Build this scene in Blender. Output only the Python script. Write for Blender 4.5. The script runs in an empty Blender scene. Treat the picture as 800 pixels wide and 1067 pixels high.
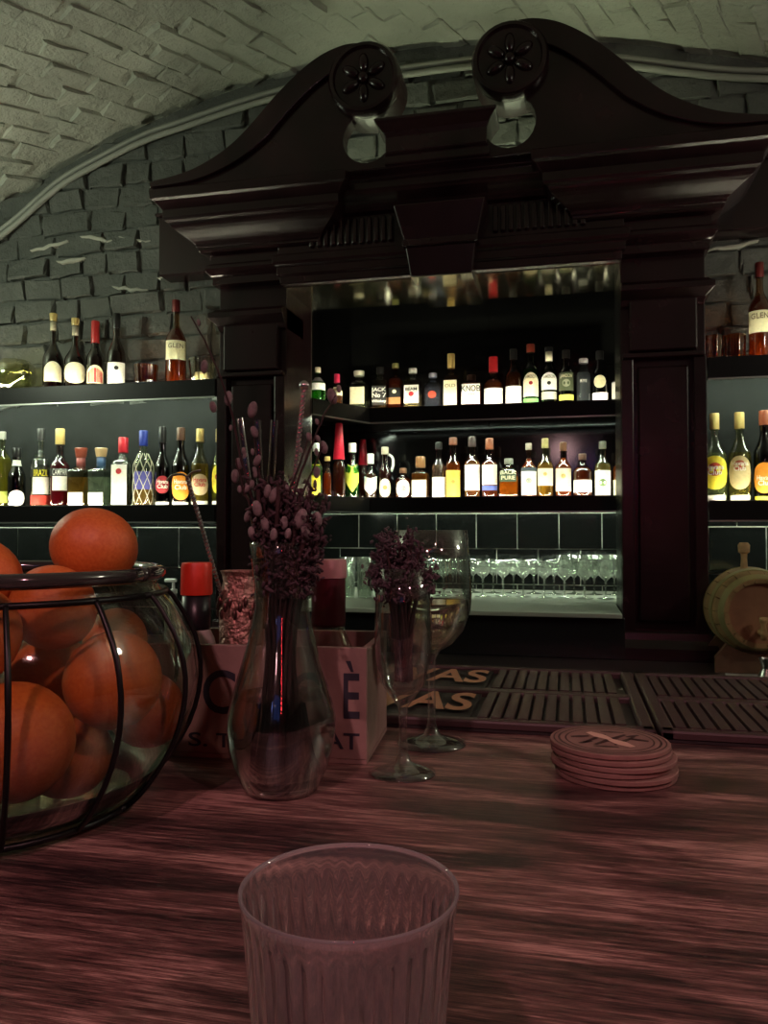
import bpy, math, random
from mathutils import Vector, Matrix
random.seed(7)
PI = math.pi
R = math.radians
scene = bpy.context.scene
C = scene.collection

# ------------------------------------------------------------------ camera, world, exposure
F, YAW, CZ = 830.0, R(13.0), 1.325          # focal length in px of the 800x1067 frame
PITCH = math.atan(19.5 / F)
cam_d = bpy.data.cameras.new('camera')
cam_d.sensor_fit = 'HORIZONTAL'
cam_d.sensor_width = 36.0
cam_d.lens = 36.0 * F / 800.0
cam_d.clip_start = 0.02
cam = bpy.data.objects.new('camera', cam_d)
C.objects.link(cam)
cam.location = (0, 0, CZ)
cam.rotation_euler = (PI / 2 + PITCH, 0, YAW)
scene.camera = cam
vs = scene.view_settings
vs.view_transform = 'Standard'
vs.look = 'None'
vs.gamma = 1.0
vs.use_curve_mapping = False
vs.exposure = 0.28
w = bpy.data.worlds.new('dim_world')
w.use_nodes = True
w.node_tree.nodes['Background'].inputs[0].default_value = (.35, .30, .32, 1)
w.node_tree.nodes['Background'].inputs[1].default_value = 0.02
scene.world = w
cy = scene.cycles
cy.max_bounces = 12
cy.transparent_max_bounces = 40
cy.transmission_bounces = 12
cy.glossy_bounces = 5
cy.diffuse_bounces = 3
cy.sample_clamp_indirect = 4.0
cy.caustics_reflective = False
cy.caustics_refractive = False

def lamp(name, loc, power, col, radius, kind='POINT', rot=None, spot=None):
    d = bpy.data.lights.new(name, kind)
    d.energy = power
    d.color = col
    if kind == 'AREA':
        d.size = radius
    else:
        d.shadow_soft_size = radius
    if kind == 'SPOT':
        d.spot_size = spot
        d.spot_blend = .6
    o = bpy.data.objects.new(name, d)
    o.location = loc
    if rot:
        o.rotation_euler = rot
    C.objects.link(o)
    return o

P_SCONCE, P_PENDANT = 24.0, 18.0
SCONCES = [(-2.75, 1.75, 2.02), (1.75, 1.35, 2.0)]
PENDANTS = [(-.25, -.45, 2.0), (.75, -.15, 2.05)]
lamp('sconce_light', (-2.66, 1.75, 2.22), P_SCONCE, (.86, 1.0, .74), .09)
lamp('sconce_light', (1.66, 1.35, 2.2), P_SCONCE * .5, (1.0, .96, .78), .09)
lamp('pendant_light', (-.25, -.45, 2.065), P_PENDANT, (1.0, .46, .50), .025)
lamp('pendant_light', (.75, -.15, 2.115), P_PENDANT * .8, (1.0, .45, .48), .025)
lamp('fill_globe_light', (-.05, -1.9, 2.25), 13.0, (1.0, .50, .50), .10)  # added fill light, lifts the blacks and gives the frame a reddish sheen
LED_ROW, LED_UNDER = 66.0, 80.0

# ------------------------------------------------------------------ helpers
cP, sP, cY, sY = math.cos(PITCH), math.sin(PITCH), math.cos(YAW), math.sin(YAW)
FW = Vector((-sY * cP, cY * cP, sP)); RT = Vector((cY, sY, 0)); UP = RT.cross(FW)
def at(px, py, Y):
    """the point of the vertical plane y = Y seen at a pixel of the photograph"""
    d = FW + RT * ((px - 400) / F) - UP * ((py - 533.5) / F)
    p = d * (Y / d.y)
    p.z += CZ
    return p
def atz(px, py, Z):
    d = FW + RT * ((px - 400) / F) - UP * ((py - 533.5) / F)
    p = d * ((Z - CZ) / d.z)
    p.z += CZ
    return p
def proj(p):
    q = Vector(p) - Vector((0, 0, CZ))
    D = q.dot(FW)
    return (400 + F * q.dot(RT) / D, 533.5 - F * q.dot(UP) / D, D)

class MB:
    def __init__(s):
        s.v = []; s.f = []; s.m = []
    def add(s, v, f, mi=0):
        o = len(s.v)
        s.v += [tuple(p) for p in v]
        s.f += [tuple(i + o for i in q) for q in f]
        s.m += [mi] * len(f)
        return s
    def box(s, x0, x1, y0, y1, z0, z1, mi=0):
        return s.add([(x0, y0, z0), (x1, y0, z0), (x1, y1, z0), (x0, y1, z0), (x0, y0, z1), (x1, y0, z1), (x1, y1, z1), (x0, y1, z1)],
                     [(0, 3, 2, 1), (4, 5, 6, 7), (0, 1, 5, 4), (1, 2, 6, 5), (2, 3, 7, 6), (3, 0, 4, 7)], mi)
    def lathe(s, prof, n=24, sq=0, off=(0, 0, 0), cap0=True, cap1=True, wob=None, mi=0):
        v = []; f = []
        for r, z in prof:
            for i in range(n):
                a = 2 * PI * i / n
                k = rad(a, sq) if sq else 1
                if wob: k *= wob(a, r, z)
                v.append((off[0] + r * k * math.cos(a), off[1] + r * k * math.sin(a), off[2] + z))
        for j in range(len(prof) - 1):
            for i in range(n):
                i2 = (i + 1) % n
                f.append((j * n + i, j * n + i2, (j + 1) * n + i2, (j + 1) * n + i))
        if cap0: f.append(tuple(reversed(range(n))))
        if cap1: f.append(tuple(range((len(prof) - 1) * n, len(prof) * n)))
        return s.add(v, f, mi)
    def tube(s, pts, rads, n=8, caps=True, mi=0):
        pts = [Vector(p) for p in pts]
        if not hasattr(rads, '__len__'): rads = [rads] * len(pts)
        v = []; f = []
        up = Vector((0.13, .21, 1)).normalized()
        for k, p in enumerate(pts):
            t = (pts[min(k + 1, len(pts) - 1)] - pts[max(k - 1, 0)]).normalized()
            a = t.cross(up)
            if a.length < 1e-3: a = t.cross(Vector((1, 0, 0)))
            a.normalize(); b = t.cross(a)
            for i in range(n):
                g = 2 * PI * i / n
                v.append(p + (a * math.cos(g) + b * math.sin(g)) * rads[k])
        for k in range(len(pts) - 1):
            for i in range(n):
                i2 = (i + 1) % n
                f.append((k * n + i, k * n + i2, (k + 1) * n + i2, (k + 1) * n + i))
        if caps:
            f.append(tuple(reversed(range(n)))); f.append(tuple(range((len(pts) - 1) * n, len(pts) * n)))
        return s.add(v, f, mi)
    def prism(s, outline, y0, y1, mi=0):
        """outline in x,z (counter-clockwise seen from -y), extruded from y0 (front) to y1"""
        n = len(outline)
        v = [(x, y0, z) for x, z in outline] + [(x, y1, z) for x, z in outline]
        f = [tuple(range(n)), tuple(range(2 * n - 1, n - 1, -1))]
        for i in range(n):
            j = (i + 1) % n
            f.append((i, i + n, j + n, j))
        return s.add(v, f, mi)
    def ball(s, c, r, sx=1, sy=1, sz=1, n=8, m=6, mi=0, rot=None):
        v = []; f = []
        M = rot or Matrix.Identity(3)
        for j in range(1, m):
            for i in range(n):
                a = 2 * PI * i / n; b = PI * j / m
                v.append(Vector(c) + M @ Vector((r * sx * math.sin(b) * math.cos(a), r * sy * math.sin(b) * math.sin(a), r * sz * math.cos(b))))
        v.append(Vector(c) + M @ Vector((0, 0, r * sz))); v.append(Vector(c) - M @ Vector((0, 0, r * sz)))
        T = len(v) - 2
        for j in range(m - 2):
            for i in range(n):
                i2 = (i + 1) % n
                f.append((j * n + i, (j + 1) * n + i, (j + 1) * n + i2, j * n + i2))
        for i in range(n):
            i2 = (i + 1) % n
            f.append((T, i, i2)); f.append((T + 1, (m - 2) * n + i2, (m - 2) * n + i))
        return s.add(v, f, mi)
    def mesh(s, name, mat, smooth=False):
        me = bpy.data.meshes.new(name)
        me.from_pydata(s.v, [], s.f)
        for mm in (mat if isinstance(mat, (list, tuple)) else [mat]):
            me.materials.append(mm)
        if any(s.m):
            me.polygons.foreach_set('material_index', s.m)
        if smooth:
            me.polygons.foreach_set('use_smooth', [True] * len(me.polygons))
        me.update()
        return me
    def build(s, name, mat, parent=None, smooth=False, loc=None, rz=None, bevel=0, sharp=None):
        me = s.mesh(name, mat, smooth)
        if smooth and sharp:
            me.set_sharp_from_angle(angle=R(sharp))
        o = bpy.data.objects.new(name, me)
        C.objects.link(o)
        if parent: o.parent = parent
        if loc is not None: o.location = loc
        if rz is not None: o.rotation_euler.z = rz
        if bevel:
            b = o.modifiers.new('bevel', 'BEVEL'); b.width = bevel; b.segments = 2; b.limit_method = 'ANGLE'; b.angle_limit = R(40)
        return o

def rad(a, p):
    c, s_ = abs(math.cos(a)), abs(math.sin(a))
    return 1.0 / ((c ** p + s_ ** p) ** (1.0 / p))
def tag(o, label, cat, group=None):
    o['label'] = label; o['category'] = cat
    if group: o['group'] = group
    return o
def struct(o, label=None):
    o['kind'] = 'structure'
    if label: o['label'] = label
    return o
def empty(name, loc=(0, 0, 0), rz=0):
    o = bpy.data.objects.new(name, None)
    o.empty_display_size = .05
    C.objects.link(o)
    o.location = loc; o.rotation_euler.z = rz
    return o
def thing(name, label, cat, loc=(0, 0, 0), rz=0, group=None):
    return tag(empty(name, loc, rz), label, cat, group)
def link_mesh(name, me, parent=None, loc=None):
    o = bpy.data.objects.new(name, me); C.objects.link(o)
    if parent: o.parent = parent
    if loc is not None: o.location = loc
    return o
def catmull(pts, k=6):
    pts = [Vector(p) for p in pts]; out = []
    for i in range(len(pts) - 1):
        p0 = pts[max(i - 1, 0)]; p1 = pts[i]; p2 = pts[i + 1]; p3 = pts[min(i + 2, len(pts) - 1)]
        for j in range(k):
            t = j / k
            out.append(.5 * ((2 * p1) + (p2 - p0) * t + (2 * p0 - 5 * p1 + 4 * p2 - p3) * t * t + (3 * p1 - p0 - 3 * p2 + p3) * t ** 3))
    out.append(pts[-1])
    return out

# ------------------------------------------------------------------ materials
MATS = {}
def new_mat(name):
    m = bpy.data.materials.new(name); m.use_nodes = True
    nt = m.node_tree
    return m, nt, nt.nodes['Principled BSDF']
def plain(name, col, rough=.5, metal=0, coat=0, spec=.5, noise=0, nscale=20, bump=0, bscale=40):
    if name in MATS: return MATS[name]
    m, nt, b = new_mat(name)
    b.inputs['Base Color'].default_value = (*col, 1)
    b.inputs['Roughness'].default_value = rough
    b.inputs['Metallic'].default_value = metal
    b.inputs['Coat Weight'].default_value = coat
    b.inputs['Specular IOR Level'].default_value = spec
    tc = nt.nodes.new('ShaderNodeTexCoord')
    if noise:
        nz = nt.nodes.new('ShaderNodeTexNoise'); nz.inputs['Scale'].default_value = nscale; nz.inputs['Detail'].default_value = 4
        nt.links.new(tc.outputs['Object'], nz.inputs['Vector'])
        rp = nt.nodes.new('ShaderNodeValToRGB')
        rp.color_ramp.elements[0].position = .3; rp.color_ramp.elements[1].position = .7
        rp.color_ramp.elements[0].color = (*[max(0, c * (1 - noise)) for c in col], 1)
        rp.color_ramp.elements[1].color = (*[min(1, c * (1 + noise)) for c in col], 1)
        nt.links.new(nz.outputs['Fac'], rp.inputs['Fac'])
        nt.links.new(rp.outputs['Color'], b.inputs['Base Color'])
    if bump:
        n2 = nt.nodes.new('ShaderNodeTexNoise'); n2.inputs['Scale'].default_value = bscale; n2.inputs['Detail'].default_value = 5
        nt.links.new(tc.outputs['Object'], n2.inputs['Vector'])
        bp = nt.nodes.new('ShaderNodeBump'); bp.inputs['Strength'].default_value = bump; bp.inputs['Distance'].default_value = .01
        nt.links.new(n2.outputs['Fac'], bp.inputs['Height']); nt.links.new(bp.outputs['Normal'], b.inputs['Normal'])
    MATS[name] = m
    return m
def hexname(c): return '_'.join('%03d' % int(x * 255) for x in c)
def paper(c): return plain('paper_' + hexname(c), c, .6, noise=.08, nscale=120)
def plastic(c): return plain('cap_' + hexname(c), c, .3, coat=.3)
def thin_glass(tint, name=None, refl=1.0):
    """thin-walled glass: tinted see-through plus mirror reflection by Fresnel"""
    name = name or 'thin_glass_' + hexname(tint)
    if name in MATS: return MATS[name]
    m = bpy.data.materials.new(name); m.use_nodes = True
    nt = m.node_tree; nt.nodes.clear()
    out = nt.nodes.new('ShaderNodeOutputMaterial'); mix = nt.nodes.new('ShaderNodeMixShader')
    tr = nt.nodes.new('ShaderNodeBsdfTransparent'); tr.inputs[0].default_value = (*tint, 1)
    gl = nt.nodes.new('ShaderNodeBsdfGlossy'); gl.inputs['Roughness'].default_value = .04
    lw = nt.nodes.new('ShaderNodeLayerWeight'); lw.inputs['Blend'].default_value = .35
    mp = nt.nodes.new('ShaderNodeMapRange')
    mp.inputs['To Min'].default_value = .06 * refl; mp.inputs['To Max'].default_value = min(1, .75 * refl)
    nt.links.new(lw.outputs['Facing'], mp.inputs['Value'])
    nt.links.new(mp.outputs[0], mix.inputs[0]); nt.links.new(tr.outputs[0], mix.inputs[1]); nt.links.new(gl.outputs[0], mix.inputs[2])
    nt.links.new(mix.outputs[0], out.inputs[0])
    MATS[name] = m
    return m
def liquid(c, op=.5):
    name = 'liquid_%d_' % int(op * 100) + hexname(c)
    if name in MATS: return MATS[name]
    m = bpy.data.materials.new(name); m.use_nodes = True
    nt = m.node_tree; nt.nodes.clear()
    out = nt.nodes.new('ShaderNodeOutputMaterial'); mix = nt.nodes.new('ShaderNodeMixShader'); mix.inputs[0].default_value = op
    tr = nt.nodes.new('ShaderNodeBsdfTransparent'); tr.inputs[0].default_value = (*[x ** .5 for x in c], 1)
    ad = nt.nodes.new('ShaderNodeAddShader')
    df = nt.nodes.new('ShaderNodeBsdfDiffuse'); df.inputs[0].default_value = (*[x * .5 for x in c], 1)
    tl = nt.nodes.new('ShaderNodeBsdfTranslucent'); tl.inputs[0].default_value = (*[x * .5 for x in c], 1)
    nt.links.new(df.outputs[0], ad.inputs[0]); nt.links.new(tl.outputs[0], ad.inputs[1])
    nt.links.new(tr.outputs[0], mix.inputs[1]); nt.links.new(ad.outputs[0], mix.inputs[2]); nt.links.new(mix.outputs[0], out.inputs[0])
    MATS[name] = m
    return m
def real_glass(name, tint=(1, 1, 1), ior=1.45, rough=0):
    if name in MATS: return MATS[name]
    m = bpy.data.materials.new(name); m.use_nodes = True
    nt = m.node_tree; nt.nodes.clear()
    out = nt.nodes.new('ShaderNodeOutputMaterial')
    g = nt.nodes.new('ShaderNodeBsdfGlass'); g.inputs['Color'].default_value = (*tint, 1); g.inputs['IOR'].default_value = ior; g.inputs['Roughness'].default_value = rough
    nt.links.new(g.outputs[0], out.inputs[0])
    MATS[name] = m
    return m
def hazy_glass(name, tint, haze):
    """clear glass with a faint milky haze mixed in: bloom of wear, and highlights put into the colour"""
    m = real_glass(name, tint)
    nt = m.node_tree
    out = [n for n in nt.nodes if n.type == 'OUTPUT_MATERIAL'][0]; g = [n for n in nt.nodes if n.type == 'BSDF_GLASS'][0]
    mix = nt.nodes.new('ShaderNodeMixShader'); mix.inputs[0].default_value = haze
    d = nt.nodes.new('ShaderNodeBsdfDiffuse'); d.inputs[0].default_value = (.8, .78, .76, 1)
    nt.links.new(g.outputs[0], mix.inputs[1]); nt.links.new(d.outputs[0], mix.inputs[2]); nt.links.new(mix.outputs[0], out.inputs[0])
    return m
def emit(name, col, s):
    if name in MATS: return MATS[name]
    m, nt, b = new_mat(name)
    b.inputs['Base Color'].default_value = (0, 0, 0, 1)
    b.inputs['Emission Color'].default_value = (*col, 1); b.inputs['Emission Strength'].default_value = s
    MATS[name] = m
    return m

def counter_wood():
    m, nt, b = new_mat('counter_wood')
    N = nt.nodes.new; L = nt.links.new
    tc = N('ShaderNodeTexCoord')
    def nz(scale, sc, det, dist=0, ro=.6):
        mp = N('ShaderNodeMapping'); mp.inputs['Scale'].default_value = sc; mp.inputs['Rotation'].default_value = (0, 0, R(-2.5))
        L(tc.outputs['Object'], mp.inputs['Vector'])
        n = N('ShaderNodeTexNoise'); n.inputs['Scale'].default_value = scale; n.inputs['Detail'].default_value = det
        n.inputs['Distortion'].default_value = dist; n.inputs['Roughness'].default_value = ro
        L(mp.outputs[0], n.inputs['Vector']); return n
    big = nz(4.5, (1, 4.5, 1), 4, .8)
    fine = nz(15, (1, 26, 1), 9, .2, .75)
    scr = nz(60, (1, 22, 1), 4, .1, .6)
    def mad(x, k, y):
        q = N('ShaderNodeMath'); q.operation = 'MULTIPLY_ADD'; q.inputs[1].default_value = k
        L(x, q.inputs[0])
        if isinstance(y, float): q.inputs[2].default_value = y
        else: L(y, q.inputs[2])
        return q.outputs[0]
    tot = mad(big.outputs['Fac'], .62, mad(fine.outputs['Fac'], .62, mad(scr.outputs['Fac'], .30, -.27)))
    rp = N('ShaderNodeValToRGB'); e = rp.color_ramp.elements
    e[0].position = .40; e[0].color = (.020, .012, .013, 1)
    e[1].position = .66; e[1].color = (.55, .33, .28, 1)
    x = e.new(.52); x.color = (.135, .066, .060, 1)
    L(tot, rp.inputs['Fac']); L(rp.outputs['Color'], b.inputs['Base Color'])
    b.inputs['Roughness'].default_value = .34
    b.inputs['Specular IOR Level'].default_value = .4
    bp = N('ShaderNodeBump'); bp.inputs['Strength'].default_value = .25; bp.inputs['Distance'].default_value = .0015
    L(fine.outputs['Fac'], bp.inputs['Height']); L(bp.outputs['Normal'], b.inputs['Normal'])
    return m
def brick_paint(name, col):
    m, nt, b = new_mat(name)
    N = nt.nodes.new; L = nt.links.new
    geo = N('ShaderNodeNewGeometry')
    n1 = N('ShaderNodeTexNoise'); n1.inputs['Scale'].default_value = 2.2; n1.inputs['Detail'].default_value = 5
    n2 = N('ShaderNodeTexNoise'); n2.inputs['Scale'].default_value = 26; n2.inputs['Detail'].default_value = 8; n2.inputs['Roughness'].default_value = .65
    L(geo.outputs['Position'], n1.inputs['Vector']); L(geo.outputs['Position'], n2.inputs['Vector'])
    rp = N('ShaderNodeValToRGB'); e = rp.color_ramp.elements
    e[0].position = .3; e[0].color = (*[c * .72 for c in col], 1); e[1].position = .72; e[1].color = (*[c * 1.15 for c in col], 1)
    L(n1.outputs['Fac'], rp.inputs['Fac']); L(rp.outputs['Color'], b.inputs['Base Color'])
    b.inputs['Roughness'].default_value = .75
    bp = N('ShaderNodeBump'); bp.inputs['Strength'].default_value = .8; bp.inputs['Distance'].default_value = .02
    L(n2.outputs['Fac'], bp.inputs['Height']); L(bp.outputs['Normal'], b.inputs['Normal'])
    return m

M_FRAME = plain('dark_mahogany', (.019, .006, .008), .27, coat=.1, noise=.5, nscale=7, bump=.06, bscale=30)
M_COUNTER = counter_wood()
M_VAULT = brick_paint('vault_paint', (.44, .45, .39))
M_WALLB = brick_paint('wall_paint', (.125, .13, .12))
M_MORT = plain('mortar', (.17, .17, .15), .9, noise=.3, nscale=25, bump=.6, bscale=50)
M_DARK = plain('black_lacquer', (.012, .012, .013), .25)
M_SHELF = plain('black_shelf', (.007, .006, .007), .35, spec=.2)
M_STEEL = plain('brushed_steel', (.55, .55, .52), .3, 1)
M_TILE = plain('black_tile', (.004, .0045, .0045), .10, spec=.35)
M_GROUT = plain('pale_grout', (.55, .56, .48), .8)
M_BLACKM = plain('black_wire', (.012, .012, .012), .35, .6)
M_GLASS = thin_glass((.97, .99, .97), "clear_thin_glass", 1.35)
M_RGLASS = real_glass('solid_glass', (.97, .98, .97))
M_LED = emit('led_warm', (1, .93, .66), LED_ROW)
M_LEDU = emit('led_green', (.86, 1, .74), LED_UNDER)

# ------------------------------------------------------------------ the room
WY = 3.02                       # face of the back wall
VC, VR = (-.613, -.62), 3.83    # vault centre (x, z) and radius
def vault(th, y, r=VR): return Vector((VC[0] + r * math.sin(th), y, VC[1] + r * math.cos(th)))
TH0, TH1 = R(-50), R(50)
XL, XR, ZS = vault(TH0, 0).x, vault(TH1, 0).x, vault(TH0, 0).z
m = MB().box(XL - .1, XR + .1, -2.7, 3.9, -.1, 0)
struct(m.build('floor', plain('dark_floor', (.05, .035, .03), .5, noise=.3, nscale=3)), 'dark bar-room floor')
m = MB(); n = 60; v = []; f = []
for i in range(n + 1):
    th = TH0 + (TH1 - TH0) * i / n
    v += [vault(th, -2.6), vault(th, 3.9), vault(th, 3.9, VR + .1), vault(th, -2.6, VR + .1)]
for i in range(n):
    a, b = i * 4, i * 4 + 4
    f += [(a, a + 1, b + 1, b), (a + 1, a + 2, b + 2, b + 1), (a + 2, a + 3, b + 3, b + 2), (a + 3, a, b, b + 3)]
m.add(v, f)
ceiling = struct(m.build('ceiling', M_VAULT, smooth=False), 'painted brick barrel vault over the bar')
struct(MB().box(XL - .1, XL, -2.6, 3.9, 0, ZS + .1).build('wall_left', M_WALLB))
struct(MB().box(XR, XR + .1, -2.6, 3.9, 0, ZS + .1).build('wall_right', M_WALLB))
struct(MB().box(XL, XR, -2.7, -2.6, 0, 3.3).build('wall_front', plain('far_wall', (.10, .09, .09), .8)))
# back wall around the niche opening
NX0, NX1, NZ0, NZ1 = -1.03, .178, 1.05, 2.235
NB = 3.75                       # back of the niche
m = MB()
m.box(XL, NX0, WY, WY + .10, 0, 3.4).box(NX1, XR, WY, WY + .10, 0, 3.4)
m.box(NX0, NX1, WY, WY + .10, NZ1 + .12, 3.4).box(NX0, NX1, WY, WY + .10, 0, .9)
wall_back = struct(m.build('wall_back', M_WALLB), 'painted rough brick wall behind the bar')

# bricks: a few worn shapes shared by all
def brick_mesh(k):
    """flat worn face, chipped narrow arris, slightly tilted; 1 x 1 x 1 before scaling"""
    rnd = random.Random(k)
    us = [-.5, -.455, -.12, .2, .455, .5]
    ws = [-.5, -.43, 0, .43, .5]
    nx, ny = len(us), len(ws)
    tx, ty = rnd.uniform(-.45, .45), rnd.uniform(-.6, .6)
    sk, tp, sx0 = rnd.uniform(-.06, .06), rnd.uniform(-.10, .10), rnd.uniform(.93, 1.01)
    v = []; f = []
    for j in range(ny):
        for i in range(nx):
            edge = i in (0, nx - 1) or j in (0, ny - 1)
            z = .5 + tx * us[i] + ty * ws[j] - (rnd.uniform(.1, .7) if edge else 0) + rnd.uniform(-.10, .10)
            c = .026 if edge else .01
            v.append((us[i] * sx0 + rnd.uniform(-c, c) * 1.1 + ws[j] * sk, ws[j] * (1 + tp * us[i]) + rnd.uniform(-c, c) * 2.2, z))
    for j in range(ny - 1):
        for i in range(nx - 1):
            a = j * nx + i
            f.append((a, a + 1, a + nx + 1, a + nx))
    ring = [i for i in range(nx)] + [j * nx + nx - 1 for j in range(1, ny)] + [(ny - 1) * nx + i for i in range(nx - 2, -1, -1)] + [j * nx for j in range(ny - 2, 0, -1)]
    o = len(v)
    for i in ring:
        v.append((v[i][0], v[i][1], -.9))
    for q in range(len(ring)):
        q2 = (q + 1) % len(ring)
        f.append((ring[q2], ring[q], o + q, o + q2))
    return MB().add(v, f)
BV = [brick_mesh(k).mesh('brick', M_VAULT, False) for k in range(16)]
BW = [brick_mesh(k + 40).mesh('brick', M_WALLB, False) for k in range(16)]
rb = random.Random(3)
vis = []
ANG = R(26)                     # courses run askew to the vault's axis
ca, sa = math.cos(ANG), math.sin(ANG)
LB, HB = .182, .090
for row in range(-30, 31):
    for col in range(-22, 23):
        a = (col + (.5 if row % 2 else 0) + rb.uniform(-.12, .12)) * LB
        b = row * HB + .006 * math.sin(col * 1.3 + row)
        yy = 2.4 + a * ca - b * sa
        ss = -.6 + a * sa + b * ca          # arc length from the crown
        th = ss / VR
        p = vault(th, yy)
        if yy > WY - .03 or p.z < 2.3: continue
        q = proj(p)
        if q[2] < .3 or not (-70 < q[0] < 870 and -70 < q[1] < 300): continue
        vis.append((abs(q[0] - 400) + abs(q[1] - 200) , p, th, rb.random(), ss))
vis.sort(key=lambda t: t[0])
for d, p, th, u, ss in vis[:300]:
    tv = Vector((0, 1, 0)) * ca + Vector((math.cos(th), 0, -math.sin(th))) * sa
    nv = Vector((-math.sin(th), 0, -math.cos(th)))
    bv = nv.cross(tv)
    smooth_area = 1.0 if p.x < -.9 else .62
    M = Matrix((tv, bv, nv)).transposed().to_4x4()
    o = link_mesh('brick', BV[int(u * 16)], ceiling)
    sx = LB * rb.uniform(.965, 1.0); sy_ = HB * rb.uniform(.93, .99)
    if smooth_area < 1: sx *= 1.03; sy_ *= 1.05
    o.matrix_world = Matrix.Translation(p + nv * rb.uniform(-.010, .005)) @ M @ Matrix.Rotation(rb.uniform(-.06, .06), 4, 'Z') @ Matrix.Diagonal((sx, sy_, .024 * smooth_area, 1))
# wall bricks in view
rows = 0
cnt = 0
for row in range(0, 15):
    z = 1.90 + row * .0935
    x = -2.75 + (row % 2) * .085
    while x < 1.25:
        L_ = rb.choice((.12, .15, .165, .18, .2, .24))
        xc = x + L_ / 2
        x += L_
        zarc = VC[1] + math.sqrt(max(0, (VR - .03) ** 2 - (xc - VC[0]) ** 2))
        if z + .03 > zarc: continue
        inside = -1.30 < xc < .45 and z < 2.56
        if inside or (-1.2 < xc < .35 and z < 2.66): continue
        o = link_mesh('brick', BW[rb.randrange(16)], wall_back)
        o.matrix_world = Matrix.Translation((xc, WY - rb.uniform(-.006, .010), z + rb.uniform(-.005, .005))) @ Matrix.Rotation(PI / 2, 4, 'X') @ Matrix.Rotation(rb.uniform(-.05, .05), 4, 'Z') @ Matrix.Diagonal((L_ * rb.uniform(.95, .99), .0935 * rb.uniform(.88, .98), rb.uniform(.022, .034), 1))
        cnt += 1
# flakes of paint curling off the brick ledges
M_FLAKE = plain('paint_flake', (.42, .41, .36), .8)
for (x0, y0), (x1, y1) in [((85, 246), (118, 252)), ((125, 247), (158, 252)), ((33, 262), (72, 250)), ((165, 290), (215, 284)), ((118, 300), (155, 303)), ((60, 274), (90, 268)), ((735, 262), (790, 252)), ((740, 205), (800, 198))]:
    m = MB(); k = 7; v = []; f = []
    for i in range(k):
        t = i / (k - 1); c = at(x0 + (x1 - x0) * t, y0 + (y1 - y0) * t, WY - .014)
        h = .006 + .010 * math.sin(PI * t) * rb.uniform(.6, 1.2); dz = rb.uniform(-.006, .006)
        v += [c + Vector((0, .008, -h + dz)), c + Vector((0, -.014, dz)), c + Vector((0, .010, h + dz))]
    for i in range(k - 1):
        a = i * 3
        f += [(a, a + 1, a + 4, a + 3), (a + 1, a + 2, a + 5, a + 4), (a + 2, a, a + 3, a + 5)]
    m.add(v, f).build('plaster_flake', M_FLAKE, wall_back, smooth=True)
# two cables clipped along the springing line
def cable(dz, rr, name, label, mat):
    pts = [(-90, 300), (0, 243), (60, 192), (110, 163), (150, 143), (190, 129), (265, 104), (330, 88), (420, 74), (490, 65), (560, 60), (640, 63), (700, 70), (760, 76), (830, 79), (900, 88)]
    path = catmull([at(x, y, WY - .035) + Vector((0, 0, dz)) for x, y in pts], 5)
    tag(MB().tube(path, rr, 8).build(name, mat, smooth=True), label, 'cable')
M_CABLE = plain('cable_grey', (.30, .30, .27), .6)
cable(.012, .011, 'wall_cable', 'thick painted cable running along the arch, upper of the pair', M_CABLE)
cable(-.016, .012, 'wall_cable', 'thick painted cable running along the arch, lower of the pair', M_CABLE)

# tiled strips of the bar back (black tiles, pale joints)
def tile_wall(name, x0, x1, z0, z1, y, xj, zj, label):
    w_ = struct(MB().box(x0, x1, y, y + .02, z0, z1).build(name, M_GROUT), label)
    tw, th = .19, .165
    r = 0
    z = zj
    while z > z0: z -= th; r += 1
    zrow = z
    while zrow < z1:
        x = xj + (tw / 2 if r % 2 else 0)
        while x > x0: x -= tw
        while x < x1:
            a, b, c, d = max(x, x0) + .002, min(x + tw, x1) - .002, max(zrow, z0) + .002, min(zrow + th, z1) - .002
            if b - a > .01 and d - c > .01:
                MB().box(a, b, y - .006, y + .004, c, d).build('tile', M_TILE, w_)
            x += tw
        zrow += th; r += 1
    return w_
tile_wall('wall_tiled_niche', -1.2, .33, 1.05, 1.45, NB, -.42, 1.241, 'black tiles with pale joints at the back of the niche')
tile_wall('wall_tiled_left', -2.75, -1.301, .895, 1.36, WY - .01, -1.56, 1.174, 'black tiles with pale joints under the left shelves')
tile_wall('wall_tiled_right', .451, 1.15, .895, 1.36, WY - .01, .483, 1.174, 'black tiles with pale joints behind the barrel')

# plain dark boards behind the lower wall shelves
M_BOARD = plain('dark_board', (.012, .014, .014), .6, spec=.2, noise=.3, nscale=6)
struct(MB().box(-2.75, -1.303, WY - .014, WY, 1.36, 1.87).build('trim_1', M_BOARD), 'dark board behind the lower left bottles')
struct(MB().box(.453, 1.15, WY - .014, WY, 1.36, 1.87).build('trim_2', M_BOARD), 'dark board behind the lower right bottles')
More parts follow.
